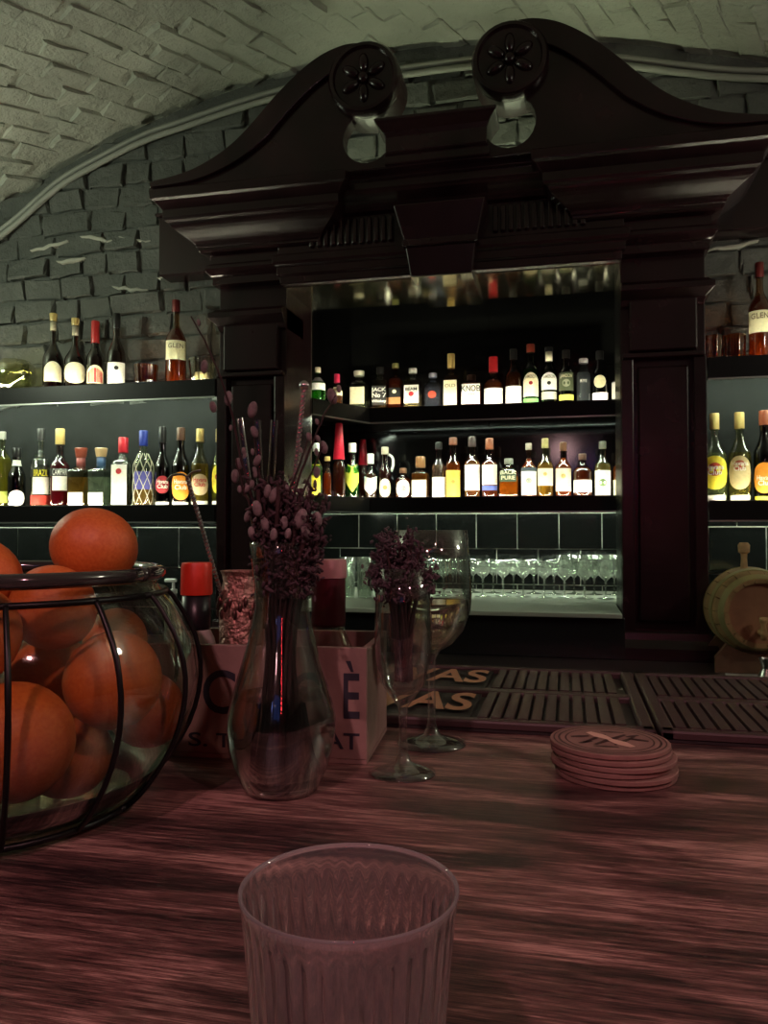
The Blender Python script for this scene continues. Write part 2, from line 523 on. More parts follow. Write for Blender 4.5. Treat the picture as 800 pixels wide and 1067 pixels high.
# niche shell
M_MIRROR = plain('smoked_mirror', (.10, .105, .11), .10, .9)
m = MB().box(-1.24, .36, NB + .02, NB + .06, .85, 2.55)
struct(m.build('wall_niche_back', M_DARK))
nm = thing('mirror_panels', 'smoked dark mirror panels behind the bottles in the niche', 'mirror', (0, 0, 0))
for (x0, x1) in [(-1.2, -1.036), (-1.033, -.36), (-.357, .33)]:
    for (z0, z1) in [(1.452, 1.80), (1.803, 2.08), (2.083, 2.5)]:
        MB().box(x0, x1, NB - .004, NB + .02, z0, z1).build('mirror_panel', M_MIRROR, nm)
struct(MB().box(-1.24, -1.20, 3.12, NB + .02, .9, 2.55).build('wall_niche_left', M_DARK))
struct(MB().box(.33, .37, 3.12, NB + .02, .9, 2.55).build('wall_niche_right', M_DARK))
struct(MB().box(-1.24, .37, 3.12, NB + .06, 2.5, 2.55).build('ceiling_niche', M_DARK))

# ------------------------------------------------------------------ the carved back-bar frame
CX = -.425
HW, IW = .876, .603             # outer and inner half width
frame = thing('backbar_frame', 'dark carved wooden back-bar frame with scrolled broken pediment', 'bar cabinet')
def sweep(prof, x0, x1, yf, yb, name, kl=1, kr=1):
    """moulding profile (offset, z) swept round left return, front, right return"""
    v = []; f = []
    for o, z in prof:
        v += [(x0 - o * kl, yb, z), (x0 - o * kl, yf - o, z), (x1 + o * kr, yf - o, z), (x1 + o * kr, yb, z)]
    for j in range(len(prof) - 1):
        a = j * 4; b = a + 4
        for i in range(3):
            f.append((a + i, a + i + 1, b + i + 1, b + i))
        f.append((a + 3, a, b, b + 3))
    f.append((0, 3, 2, 1)); n_ = len(prof) - 1
    f.append((n_ * 4, n_ * 4 + 1, n_ * 4 + 2, n_ * 4 + 3))
    return MB().add(v, f).build(name, M_FRAME, frame, bevel=.002)
def ogee(o0, z0, o1, z1, k=8):
    out = []
    for i in range(k + 1):
        t = i / k
        s_ = t * t * (3 - 2 * t)
        out.append((o0 + (o1 - o0) * s_, z0 + (z1 - z0) * t))
    return out
PF = 2.80
for sgn in (-1, 1):
    xo, xi = CX + sgn * HW, CX + sgn * IW
    x0, x1 = min(xo, xi), max(xo, xi)
    p = MB().box(x0, x1, PF + .025, WY + .10, .895, 2.27).build('pilaster', M_FRAME, frame, bevel=.003)
    for a, b in ((x0, x0 + .04), (x1 - .04, x1)):
        MB().box(a, b, PF, PF + .03, .98, 1.905).build('stile', M_FRAME, p, bevel=.003)
    MB().box(x0 + .055, x1 - .055, PF + .012, PF + .03, 1.02, 1.88).build('panel', M_FRAME, p, bevel=.006)
    MB().box(x0 + .005, x1 - .005, PF - .014, PF + .03, 1.905, 1.922).build('moulding', M_FRAME, p, bevel=.004)
    MB().box(x0 + .028, x1 - .028, PF - .004, PF + .03, 1.930, 2.105).build('upper_panel', M_FRAME, p, bevel=.006)
    sweep([(-.006, 2.085), (0, 2.105), (.006, 2.112), (.022, 2.128), (.026, 2.132), (.026, 2.150), (.012, 2.158), (.006, 2.166)], x0, x1, PF, WY, 'capital', 1 if sgn < 0 else 0, 1 if sgn > 0 else 0)
    sweep([(.03, .895), (.03, .935), (.022, .95), (.012, .962), (.008, .985), (0, .99)], x0, x1, PF, WY, 'plinth_base')
    # entablature block breaking forward over the pilaster
    bx0, bx1 = (xo, CX - .495) if sgn < 0 else (CX + .495, xo)
    prof = [(0, 2.255), (.010, 2.257), (.010, 2.285), (.018, 2.29), (.030, 2.305), (.034, 2.312), (.034, 2.325), (.016, 2.333), (.016, 2.365),
            (.045, 2.372), (.050, 2.378), (.050, 2.386)] + ogee(.055, 2.390, .130, 2.462) + [(.142, 2.466), (.146, 2.476), (.146, 2.503), (.150, 2.508), (.168, 2.530), (.180, 2.536), (.182, 2.566), (.175, 2.572)]
    sweep(prof, bx0, bx1, PF - .01, WY, 'cornice_block')
    m = MB().box(min(xo, xo + sgn * .30), max(xo, xo + sgn * .30), 2.90, WY - .02, 2.352, 2.59)
    m.build('side_panel', M_FRAME, frame, bevel=.004)
    MB().box(min(xo, xo + sgn * .31), max(xo, xo + sgn * .31), 2.885, WY - .02, 2.59, 2.60).build('side_trim', M_FRAME, frame)
# centre entablature
xa, xb = CX - .50, CX + .50
sweep([(0, 2.235), (.004, 2.238), (.004, 2.262), (.014, 2.268), (.014, 2.295), (.024, 2.302), (.028, 2.312), (.028, 2.335), (.010, 2.343), (.010, 2.46),
       (.030, 2.466), (.036, 2.475)] + ogee(.04, 2.478, .085, 2.515, 5) + [(.09, 2.52), (.09, 2.545), (.10, 2.552), (.10, 2.572)], CX - IW + .0, CX + IW - .0, 2.765, WY, 'architrave')
for sgn in (-1, 1):
    for i in range(12):
        xc = CX + sgn * (.185 + i * .0268)
        prof_ = [(xc - .009, 2.358), (xc + .009, 2.358), (xc + .009, 2.445), (xc + .005, 2.453), (xc - .005, 2.453), (xc - .009, 2.445)]
        MB().prism(prof_, 2.742, 2.76).build('flute', M_FRAME, frame, bevel=.005)
# keystone with its lower drop
k = MB()
yT, yB = 2.665, 2.70
v = [(CX - .160, yT, 2.452), (CX + .160, yT, 2.452), (CX + .128, yB, 2.335), (CX - .128, yB, 2.335),
     (CX - .165, 2.77, 2.452), (CX + .165, 2.77, 2.452), (CX + .133, 2.77, 2.335), (CX - .133, 2.77, 2.335)]
k.add(v, [(3, 2, 1, 0), (4, 5, 6, 7), (0, 1, 5, 4), (1, 2, 6, 5), (2, 3, 7, 6), (3, 0, 4, 7)])
key = k.build('keystone', M_FRAME, frame, bevel=.005)
MB().box(CX - .132, CX + .132, 2.685, 2.78, 2.312, 2.335).build('keystone_band', M_FRAME, key, bevel=.004)
v = [(CX - .122, 2.70, 2.312), (CX + .122, 2.70, 2.312), (CX + .108, 2.72, 2.215), (CX - .108, 2.72, 2.215),
     (CX - .122, WY, 2.312), (CX + .122, WY, 2.312), (CX + .108, WY, 2.215), (CX - .108, WY, 2.215)]
MB().add(v, [(3, 2, 1, 0), (4, 5, 6, 7), (0, 1, 5, 4), (1, 2, 6, 5), (2, 3, 7, 6), (3, 0, 4, 7)]).build('keystone_drop', M_FRAME, key, bevel=.004)
# polished soffit under the lintel
M_SOFFIT = plain('polished_soffit', (.86, .83, .60), .09, 1, bump=.03, bscale=18)
MB().box(NX0 + .004, CX - .108, 2.80, WY + .09, 2.232, 2.245).build('soffit_plate', M_SOFFIT, frame)
MB().box(CX + .108, NX1 - .004, 2.80, WY + .09, 2.232, 2.245).build('soffit_plate', M_SOFFIT, frame)
MB().box(NX0, NX1, WY - .02, WY + .12, 2.245, 2.40).build('lintel_back', M_DARK, frame)
MB().box(CX - .106, CX + .106, 2.725, WY + .09, 2.212, 2.2149).build('soffit_plate', M_SOFFIT, frame)
# pediment halves
out_c = [(-1.497, 2.566), (-1.485, 2.590), (-1.40, 2.604), (-1.317, 2.622), (-1.235, 2.655), (-1.155, 2.702), (-1.085, 2.762), (-1.015, 2.832), (-.945, 2.896),
         (-.880, 2.945), (-.815, 2.980), (-.745, 2.999), (-.690, 2.9985)]
vc, vr = (-.672, 2.872), .127
def halves(pts, sgn):
    q = [(p[0], p[1]) if sgn < 0 else (2 * CX - p[0], p[1]) for p in pts]
    return q if sgn < 0 else list(reversed(q))
curve = [(p.x, p.z) for p in catmull([Vector((x, 0, z)) for x, z in out_c], 4)]
arc = [(vc[0] + vr * math.cos(a), vc[1] + vr * math.sin(a)) for a in [R(100 - i * 12) for i in range(1, 25)]]     # clockwise over the volute
hole_c, hole_r = (-.668, 2.678), .086
hole = [(hole_c[0] + hole_r * math.cos(a), hole_c[1] + hole_r * math.sin(a)) for a in [R(128 + i * 16) for i in range(0, 14)]]   # left side, bottom
outline = curve + arc + hole + [(-.585, 2.60), (-.425, 2.60), (-.425, 2.566)]
for sgn in (-1, 1):
    o2 = halves(outline, sgn)
    o2 = list(reversed(o2))          # counter-clockwise seen from the front
    ped = MB().prism(o2, 2.63, 2.69).build('pediment', M_FRAME, frame, bevel=.004)
    # raised moulding following the swan neck
    top = curve[4:]
    m = MB(); v = []; f = []
    pts = [Vector((x if sgn < 0 else 2 * CX - x, 0, z)) for x, z in top]
    for i, p in enumerate(pts):
        t = (pts[min(i + 1, len(pts) - 1)] - pts[max(i - 1, 0)]).normalized()
        nrm = Vector((t.z, 0, -t.x)) * (1 if sgn < 0 else -1)
        wd = .012 + .062 * min(1, i / 20)
        a = p - nrm * .006; b = p + nrm * wd
        v += [(a.x, 2.612, a.z), (b.x, 2.612, b.z), (b.x, 2.64, b.z), (a.x, 2.64, a.z)]
    for i in range(len(pts) - 1):
        a = i * 4; b = a + 4
        for j in range(4):
            j2 = (j + 1) % 4
            q = (a + j, a + j2, b + j2, b + j)
            f.append(q if sgn > 0 else tuple(reversed(q)))
    f += [(0, 1, 2, 3), tuple(reversed(range(len(v) - 4, len(v))))]
    m.add(v, f).build('neck_moulding', M_FRAME, ped, bevel=.004)
    # volute drum with rosette
    cx_ = vc[0] if sgn < 0 else 2 * CX - vc[0]
    m = MB(); v = []; f = []; n_ = 32
    ring = [(vr * .2, 2.74), (vr * .99, 2.74), (vr * .99, 2.64), (vr * .99, 2.60), (vr * .93, 2.59), (vr * .84, 2.588), (vr * .80, 2.60), (vr * .15, 2.603)]
    for r_, y_ in ring:
        for i in range(n_):
            a = 2 * PI * i / n_
            v.append((cx_ + r_ * math.cos(a), y_, vc[1] + r_ * math.sin(a)))
    for j in range(len(ring) - 1):
        for i in range(n_):
            i2 = (i + 1) % n_
            f.append((j * n_ + i, j * n_ + i2, (j + 1) * n_ + i2, (j + 1) * n_ + i))
    f.append(tuple(range((len(ring) - 1) * n_, len(ring) * n_)))
    vol = m.add(v, f).build('volute', M_FRAME, frame, smooth=True, sharp=40)
    for i in range(6):
        a = i * PI / 3 + R(90)
        c = (cx_ + .052 * math.cos(a), 2.60, vc[1] + .052 * math.sin(a))
        MB().ball(c, .036, .95, .45, .48, 10, 8, rot=Matrix.Rotation(-a, 3, 'Y')).build('petal', M_FRAME, vol, smooth=True)
    MB().ball((cx_, 2.596, vc[1]), .019, 1, .8, 1, 10, 8).build('rosette_button', M_FRAME, vol, smooth=True)
# central pedestal between the scrolls, flared at the top
m = MB(); v = []; f = []
for (hw, yf, z) in [(.178, 2.615, 2.572), (.178, 2.615, 2.60), (.170, 2.60, 2.605), (.172, 2.60, 2.655), (.180, 2.595, 2.672), (.198, 2.578, 2.695), (.204, 2.572, 2.700), (.204, 2.572, 2.712)]:
    v += [(CX - hw, yf, z), (CX + hw, yf, z), (CX + hw, 2.72, z), (CX - hw, 2.72, z)]
for j in range(7):
    for i in range(4):
        i2 = (i + 1) % 4
        f.append((j * 4 + i, j * 4 + i2, j * 4 + 4 + i2, j * 4 + 4 + i))
f += [(3, 2, 1, 0), (28, 29, 30, 31)]
m.add(v, f).build('pedestal', M_FRAME, frame, bevel=.003)
# low light strip lying on the cornice behind the pediment
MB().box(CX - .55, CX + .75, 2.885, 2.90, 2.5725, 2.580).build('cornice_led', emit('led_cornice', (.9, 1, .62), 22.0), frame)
# jamb linings of the opening
MB().box(NX0 - .004, NX0 + .001, PF + .03, 3.13, 1.05, 2.24).build('jamb_lining', plain('polished_jamb', (.14, .125, .09), .38, .7), frame)
MB().box(NX1 - .001, NX1 + .004, PF + .03, 3.13, 1.05, 2.24).build('jamb_lining', M_DARK, frame)

# ------------------------------------------------------------------ back counter, niche floor, shelves
bc = thing('back_counter', 'black back counter cabinet under the frame and barrel', 'counter')
MB().box(-3.0, 1.75, 2.46, WY, .865, .895).build('worktop', plain('dark_worktop', (.022, .016, .016), .3), bc, bevel=.003)
MB().box(-3.0, 1.75, 2.52, WY, 0, .865).build('cabinet_body', M_DARK, bc)
for i in range(8):
    x0 = -2.95 + i * .585
    MB().box(x0, x0 + .56, 2.505, 2.52, .12, .84).build('cabinet_door', M_DARK, bc, bevel=.004)
nf = thing('niche_cabinet', 'black base with lit steel top where the glasses stand', 'cabinet')
MB().box(CX - IW - .005, CX + IW + .005, 2.765, 2.80, .895, 1.035).build('front_panel', M_DARK, nf, bevel=.003)
M_TOP = plain('pale_steel', (.60, .63, .55), .28, .35)
MB().box(NX0 + .005, NX1 - .005, 2.74, 3.12, 1.035, 1.050).build('steel_top', M_TOP, nf, bevel=.002)
MB().box(-1.2, .33, 3.12, NB - .006, 1.035, 1.050).build('steel_top', M_TOP, nf)
MB().box(NX0 + .005, NX1 - .005, 2.80, 3.1, .895, 1.035).build('base_body', M_DARK, nf)

def straight_shelf(name, x0, x1, z, zb, label, brackets=True):
    t = thing(name, label, 'shelf', (0, 0, 0), 0, None)
    MB().box(x0, x1, 2.815, WY - .002, z - .022, z).build('board', M_SHELF, t, bevel=.002)
    MB().box(x0, x1, 2.795, 2.815, zb, z + .006).build('fascia', M_SHELF, t, bevel=.002)
    MB().box(x0, x1, 2.793, 2.80, zb - .004, zb + .001).build('edge_strip', M_STEEL, t)
    MB().box(x0 + .03, x1 - .03, 2.817, 2.823, z, z + .005).build('led_strip', M_LED, t)
    MB().box(x0 + .03, x1 - .03, 2.818, 2.828, z - .030, z - .0225).build('led_strip', M_LEDU, t)
    return t
ZU, ZL = 1.898, 1.419
straight_shelf('bottle_shelf', -2.75, -1.304, ZU, ZU - .062, 'black upper wall shelf left of the frame, brick above it')
straight_shelf('bottle_shelf', -2.75, -1.304, ZL, ZL - .06, 'black lower wall shelf left of the frame, tiles below it')
straight_shelf('bottle_shelf', .454, 1.15, ZU - .005, ZU - .07, 'black upper wall shelf right of the frame')
straight_shelf('bottle_shelf', .454, 1.15, ZL, ZL - .06, 'black lower wall shelf right of the frame, above the barrel')
NZU, NZL = 1.866, 1.466
def niche_shelf(z, label):
    t = thing('niche_shelf', label, 'shelf')
    pl = [(-1.198, 3.125), (-1.035, 3.125), (-.868, 3.45), (.328, 3.45), (.328, NB - .006), (-1.198, NB - .006)]
    def slab(pts, z0, z1, name, mat):
        n_ = len(pts)
        MB().add([(x, y, z0) for x, y in pts] + [(x, y, z1) for x, y in pts],
                 [tuple(reversed(range(n_))), tuple(range(n_, 2 * n_))] + [(i, (i + 1) % n_, (i + 1) % n_ + n_, i + n_) for i in range(n_)]).build(name, mat, t)
    slab(pl, z - .024, z, 'board', M_SHELF)
    def off(d, e):
        return [(-1.035 - d * .89, 3.125), (-.868 - d * .62, 3.45 + d), (.328, 3.45 + d), (.328, 3.45 + e), (-.868 - e * .62, 3.45 + e), (-1.035 - e * .89, 3.125)]
    slab(off(-.014, .004), z - .058, z + .006, 'fascia', M_SHELF)
    slab(off(-.016, -.002), z - .062, z - .058, 'edge_strip', M_STEEL)
    slab(off(.006, .013), z, z + .005, 'led_strip', M_LED)
    slab(off(.010, .022), z - .034, z - .0245, 'led_strip', M_LEDU)
    if z > 1.6: slab(off(.031, .034), z - .050, z - .0245, 'led_shield', M_SHELF)  # added shield, keeps the strip's bright line out of the mirror
niche_shelf(NZU, 'black upper shelf inside the niche, carrying the square whiskey bottles')
niche_shelf(NZL, 'black lower shelf inside the niche, above the rows of glasses')

# ------------------------------------------------------------------ bottles
def text_geo(s, size, bold=0.0):
    cu = bpy.data.curves.new('lettering', 'FONT')
    cu.body = s; cu.size = size; cu.align_x = 'CENTER'; cu.align_y = 'CENTER'; cu.offset = bold; cu.resolution_u = 5
    o = bpy.data.objects.new('lettering', cu); C.objects.link(o)
    dg = bpy.context.evaluated_depsgraph_get(); dg.update()
    me = bpy.data.meshes.new_from_object(o.evaluated_get(dg))
    v = [tuple(x.co) for x in me.vertices]; f = [tuple(p.vertices) for p in me.polygons]
    bpy.data.objects.remove(o); bpy.data.curves.remove(cu); bpy.data.meshes.remove(me)
    return v, f
WHITE, CREAM, YEL, BLK, RED, ORG = (.88, .88, .82), (.86, .80, .56), (.90, .78, .06), (.015, .015, .015), (.50, .02, .03), (.85, .32, .03)
GOLD, BROWN, GREEN, NAVY = (.62, .46, .16), (.16, .06, .025), (.03, .16, .04), (.03, .05, .30)
TBL = {}
def bottle(c, wpx, top, base, Y, z, label, glass=(.9, .93, .9), liq=None, fill=.6, op=.5, cap=(BLK, .13), hb=.56, hs=.72, neck=.30,
           sq=0, labels=(), group=None, flare=1.0, texts=(), seal=None, dy=0, net=False, emb=(), name='liquor_bottle', handle=False, foil=None):
    Yb = Y + dy
    p = at(c, base, Yb)
    D = (p - Vector((0, 0, CZ))).dot(FW)
    rb_ = max(.014, wpx * D / F / 2 * .97)
    H = at(c, top, Yb).z - z
    if sq: rz = R(random.uniform(-4, 4)) + R(3)
    else: rz = math.atan2(-Yb, -p.x) + PI / 2
    t = thing(name, label, 'bottle', (p.x, Yb, z + .0005), rz, group)
    rn = rb_ * neck
    if rn < .0105: rn = .0105
    capc, capf = cap
    zc = 1 - capf
    prof = [(rb_ * .80, 0), (rb_ * .95, .004), (rb_, .014), (rb_, H * hb)]
    for i in range(1, 7):
        q = i / 6
        prof.append((rn + (rb_ - rn) * (.5 + .5 * math.cos(PI * q)) if not sq else rn + (rb_ - rn) * math.cos(PI / 2 * q), H * (hb + (hs - hb) * q)))
    prof += [(rn, H * (zc - .01)), (rn * 1.12, H * (zc - .008)), (rn * 1.12, H * zc)]
    n_ = 24
    def shape(mb, pr, shrink=0):
        v = []; f = []
        for r_, zz in pr:
            e = 0
            if sq:
                e = max(0, min(1, (r_ - rn) / max(1e-6, rb_ - rn)))
            for i in range(n_):
                a = 2 * PI * i / n_
                kk = 1 + e * (rad(a, 7) - 1) if sq else 1
                rr = (r_ * (1 if not sq else 1 - 0 * e)) * kk - shrink
                v.append((rr * math.cos(a), rr * math.sin(a), zz))
        for j in range(len(pr) - 1):
            for i in range(n_):
                i2 = (i + 1) % n_
                f.append((j * n_ + i, j * n_ + i2, (j + 1) * n_ + i2, (j + 1) * n_ + i))
        f.append(tuple(reversed(range(n_)))); f.append(tuple(range((len(pr) - 1) * n_, len(pr) * n_)))
        return mb.add(v, f)
    body = shape(MB(), prof).build('glass_body', thin_glass(glass), t, smooth=True, sharp=50)
    if liq:
        lp = [(r_, max(zz, .006)) for r_, zz in prof if zz <= H * fill]
        if lp[-1][1] < H * fill - .002:
            # cut the profile at the filling height
            for (r0, z0), (r1, z1) in zip(prof, prof[1:]):
                if z0 <= H * fill < z1:
                    q = (H * fill - z0) / (z1 - z0); lp.append((r0 + (r1 - r0) * q, H * fill)); break
        shape(MB(), lp, .0022).build('liquid', liquid(liq, op), t, smooth=True, sharp=50)
    # cap or cork
    rc = rn * 1.22
    m = MB().lathe([(rc * .98, H * zc), (rc, H * zc + .002), (rc * flare, H - .003), (rc * flare * .92, H)], 16)
    m.build('cap', plastic(capc), t, smooth=True, sharp=40)
    if seal:
        MB().lathe([(rn * 1.06, H * (zc - seal[1])), (rn * 1.08, H * zc)], 16).build('neck_seal', plastic(seal[0]), t, smooth=True)
    def surf(a, zz, d):
        # point on the body at angle a from the front
        r_ = rb_
        for (r0, z0), (r1, z1) in zip(prof, prof[1:]):
            if z0 <= zz <= z1 and z1 > z0:
                r_ = r0 + (r1 - r0) * (zz - z0) / (z1 - z0); break
        g = a - PI / 2
        e = max(0, min(1, (r_ - rn) / max(1e-6, rb_ - rn)))
        kk = 1 + e * (rad(g, 7) - 1) if sq else 1
        return Vector((math.cos(g) * r_ * kk, math.sin(g) * r_ * kk, zz)) + Vector((math.cos(g), math.sin(g), 0)) * d
    def zpx(y): return max(.004, min(H * .97, at(c, y, Yb - rb_).z - z))
    labs = []
    for li in labels:
        y0, y1, col = li[0], li[1], li[2]
        shp = li[3] if len(li) > 3 else 'rect'
        A = li[4] if len(li) > 4 else (R(43) if sq else R(68))
        zt, zb = zpx(y0), zpx(y1)
        k = 14; v = []; f = []
        for i in range(k + 1):
            q = -1 + 2 * i / k
            a = q * A
            hi, lo = zt, zb
            if shp == 'oval':
                e = math.sqrt(max(0, 1 - q * q)); zc_ = (zt + zb) / 2; hi = zc_ + (zt - zb) / 2 * e + .0005; lo = zc_ - (zt - zb) / 2 * e - .0005
            elif shp == 'arch': hi = zt - (zt - zb) * .35 * q * q
            elif shp == 'pent': lo = zb + (zt - zb) * .35 * abs(q); hi = zt - (zt - zb) * .12 * (1 - abs(q))
            v += [surf(a, lo, .0009), surf(a, (lo + hi) / 2, .0009), surf(a, hi, .0009)]
        for i in range(k):
            b_ = i * 3
            f += [(b_, b_ + 3, b_ + 4, b_ + 1), (b_ + 1, b_ + 4, b_ + 5, b_ + 2)]
        lo_ = MB().add(v, f).build('paper_label', paper(col), t)
        labs.append(lo_)
    par = labs[0] if labs else t
    def wrap(v, zc_, d): return [surf(x / rb_, zc_ + y, d) for x, y, _ in v]
    for tx in texts:            # (string, y px, height px, colour)
        v, f = text_geo(tx[0], tx[2] * D / F * 1.35, .0003)
        wmax = max(x for x, _, _ in v)
        lim = rb_ * (.76 if not sq else .78)
        sc = min(1, lim / max(wmax, 1e-6))
        v = [(x * sc, y, 0) for x, y, _ in v]
        MB().add(wrap(v, zpx(tx[1]), .0017), f).build('lettering', paper(tx[3]), par)
    for em in emb:              # (y px, half size px, colour)
        s_ = em[1] * D / F; k = 14
        v = [(0, 0, 0)] + [(s_ * math.cos(2 * PI * i / k), s_ * math.sin(2 * PI * i / k), 0) for i in range(k)]
        MB().add(wrap(v, zpx(em[0]), .0014), [(0, i + 1, (i + 1) % k + 1) for i in range(k)]).build('printed_emblem', paper(em[2]), par)
    if net:
        m = MB()
        for s_ in (-1, 1):
            for i in range(8):
                pts = []
                for j in range(14):
                    zz = H * .02 + H * .68 * j / 13
                    pts.append(surf(2 * PI * i / 8 + s_ * j * .17, zz, .0015))
                m.tube(pts, .0013, 5)
        m.build('net_cord', plain('net_cord', (.75, .72, .55), .6), t, smooth=True)
    if handle:
        pts = catmull([(rb_ * .55, 0, H * .86), (rb_ * 1.15, 0, H * .80), (rb_ * 1.25, 0, H * .66), (rb_ * .95, 0, H * .54)], 4)
        MB().tube(pts, .006, 8).build('handle', plain('pale_handle', (.75, .75, .68), .3), t, smooth=True)
    return t

# -- left upper shelf
YL = 2.905
G1 = 'bottles on the upper left shelf'
DK = (.22, .12, .07)
def LU(c, w_, top, label, **k): return bottle(c, w_, top, 400 - (c / 230) * 4, YL, ZU, label, group=G1, **k)
LU(55, 21, 327, 'dark cognac bottle with gold stopper and arched cream label, nearest the crystal bowl', glass=DK, liq=(.10, .03, .01), op=.8, cap=(GOLD, .1), hb=.40, hs=.66, neck=.28, labels=[(376, 397, CREAM, 'arch', R(55))], seal=((.5, .45, .3), .12), flare=1.15)
LU(78, 22, 332, 'dark brandy bottle with gold stopper and wide cream label, second from the crystal bowl', glass=DK, liq=(.10, .03, .01), op=.8, cap=(GOLD, .1), hb=.40, hs=.66, neck=.28, labels=[(377, 399, CREAM, 'oval', R(72))], seal=((.45, .4, .3), .14), flare=1.15)
LU(99, 18, 335, 'bottle with long bright red capsule and red label on the upper left shelf', glass=DK, liq=(.14, .03, .01), op=.8, cap=((.55, .03, .03), .32), hb=.45, hs=.66, neck=.40, labels=[(380, 399, CREAM, 'arch', R(62)), (383, 398, (.62, .05, .05), 'arch', R(52))])
LU(121, 19, 327, 'bottle with black capsule, clear neck and crisp white label on the upper left shelf', glass=(.35, .28, .24), liq=(.08, .03, .02), op=.8, fill=.5, cap=(BLK, .2), hb=.44, hs=.70, neck=.36, labels=[(377, 399, WHITE, 'rect', R(66))], emb=[(383, 2.2, BLK)])
LU(183, 22, 313, 'amber whisky bottle with dark red cap, tallest on the upper left shelf', glass=(.6, .38, .2), liq=(.45, .12, .02), op=.55, fill=.66, cap=((.16, .015, .015), .14), hb=.52, hs=.74, neck=.32, labels=[(354, 374, (.88, .84, .55))], texts=[('GLEN', 360, 5, (.25, .2, .1))])

# -- left lower shelf
G2 = 'bottles on the lower left shelf'
def LL(c, w_, top, label, **k): return bottle(c, w_, top, 527, YL, ZL, label, group=G2, **k)
LL(2, 19, 450, 'pale olive liqueur bottle cut off by the left edge of the photo', glass=(.75, .78, .5), liq=(.55, .5, .12), op=.4, fill=.66, cap=((.5, .5, .42), .1), hb=.6, hs=.78, labels=[(512, 524, (.5, .6, .12))])
LL(17, 18, 467, 'black bottle with white neck band and big round white label', glass=(.03, .03, .03), liq=BLK, op=.95, cap=(BLK, .16), hb=.5, hs=.78, neck=.42, labels=[(511, 527, WHITE, 'oval', R(60)), (479, 485, WHITE, 'rect', R(80))], dy=-.02)
LL(42, 20, 447, 'clear spirit bottle with glass stopper and yellow lettering on a black band', glass=(.86, .9, .86), liq=(.8, .72, .5), op=.2, fill=.5, cap=((.05, .05, .05), .15), hb=.60, hs=.66, neck=.24, flare=1.2, labels=[(489, 497, BLK, 'rect', R(75)), (497, 515, WHITE, 'rect', R(50)), (516, 526, (.45, .03, .02), 'rect', R(72))], texts=[('BRAZIL', 493, 7, YEL)])
LL(62, 20, 447, 'deep red aperitif bottle with gold cap and white label', glass=(.6, .5, .5), liq=(.30, .01, .03), op=.6, fill=.58, cap=(GOLD, .2), hb=.52, hs=.66, neck=.4, labels=[(488, 496, BLK, 'rect', R(75)), (496, 511, WHITE, 'rect', R(46))], texts=[('CAMPARI', 492, 7, WHITE)])
LL(84, 21, 467, 'squat amber tequila bottle with red flared stopper', glass=(.75, .7, .5), liq=(.45, .30, .08), op=.4, fill=.5, cap=((.35, .08, .05), .16), hb=.60, hs=.70, neck=.42, sq=1, flare=1.25, seal=((.42, .10, .10), .2), labels=[(513, 527, WHITE, 'rect', R(40))])
LL(105, 21, 467, 'squat clear tequila bottle with cork stopper and blue neck', glass=(.84, .92, .84), liq=(.75, .85, .7), op=.15, fill=.5, cap=((.62, .45, .24), .15), hb=.60, hs=.70, neck=.42, sq=1, flare=1.25, seal=((.08, .16, .36), .2), labels=[(513, 527, WHITE, 'rect', R(40))])
LL(128, 20, 456, 'gin bottle with bright red cap and tall white label', glass=(.86, .9, .84), cap=((.70, .03, .05), .22), hb=.60, hs=.72, neck=.42, sq=1, labels=[(484, 526, WHITE, 'rect', R(43))], emb=[(491, 3, RED)])
LL(149, 21, 449, 'rum bottle wrapped in pale cord netting with navy cap', glass=(.82, .9, .75), liq=(.6, .35, .1), op=.35, fill=.3, cap=(NAVY, .2), hb=.52, hs=.76, neck=.36, net=True, labels=[(491, 510, (.10, .10, .42), 'rect', R(60))])
LL(169, 16, 445, 'slim black rum bottle with red label beside the netted bottle', glass=(.05, .03, .03), liq=(.02, .01, .01), op=.95, cap=(BLK, .2), hb=.48, hs=.7, neck=.42, labels=[(496, 514, (.35, .02, .03), 'oval', R(60)), (523, 527, WHITE, 'rect', R(60))], texts=[('Havana', 502, 4.2, WHITE), ('Club', 507, 4.2, WHITE)])
LL(188, 19, 446, 'dark rum bottle with big orange label', glass=(.06, .03, .02), liq=(.03, .012, .006), op=.95, cap=((.12, .06, .04), .16), hb=.5, hs=.74, neck=.4, labels=[(492, 521, ORG, 'oval', R(70)), (523, 527, WHITE, 'rect', R(60))], texts=[('Havana', 502, 4.8, WHITE), ('Club', 508, 4.8, WHITE)])
LL(208, 19, 447, 'golden rum bottle with gold cap and pale tan label', glass=(.75, .75, .5), liq=(.55, .40, .10), op=.4, fill=.55, cap=(GOLD, .17), hb=.5, hs=.76, neck=.38, labels=[(494, 516, (.62, .50, .30), 'oval', R(64)), (522, 527, WHITE, 'rect', R(60))], texts=[('Havana', 500, 4.5, RED), ('Club', 505, 4.5, RED)])
LL(228, 16, 447, 'yellow-labelled rum bottle half hidden by the left column', glass=(.7, .75, .45), liq=(.5, .45, .1), op=.35, fill=.55, cap=(GOLD, .17), hb=.5, hs=.76, neck=.38, labels=[(484, 515, YEL, 'oval', R(66)), (522, 527, WHITE, 'rect', R(60))], emb=[(497, 4, RED)], dy=.03)

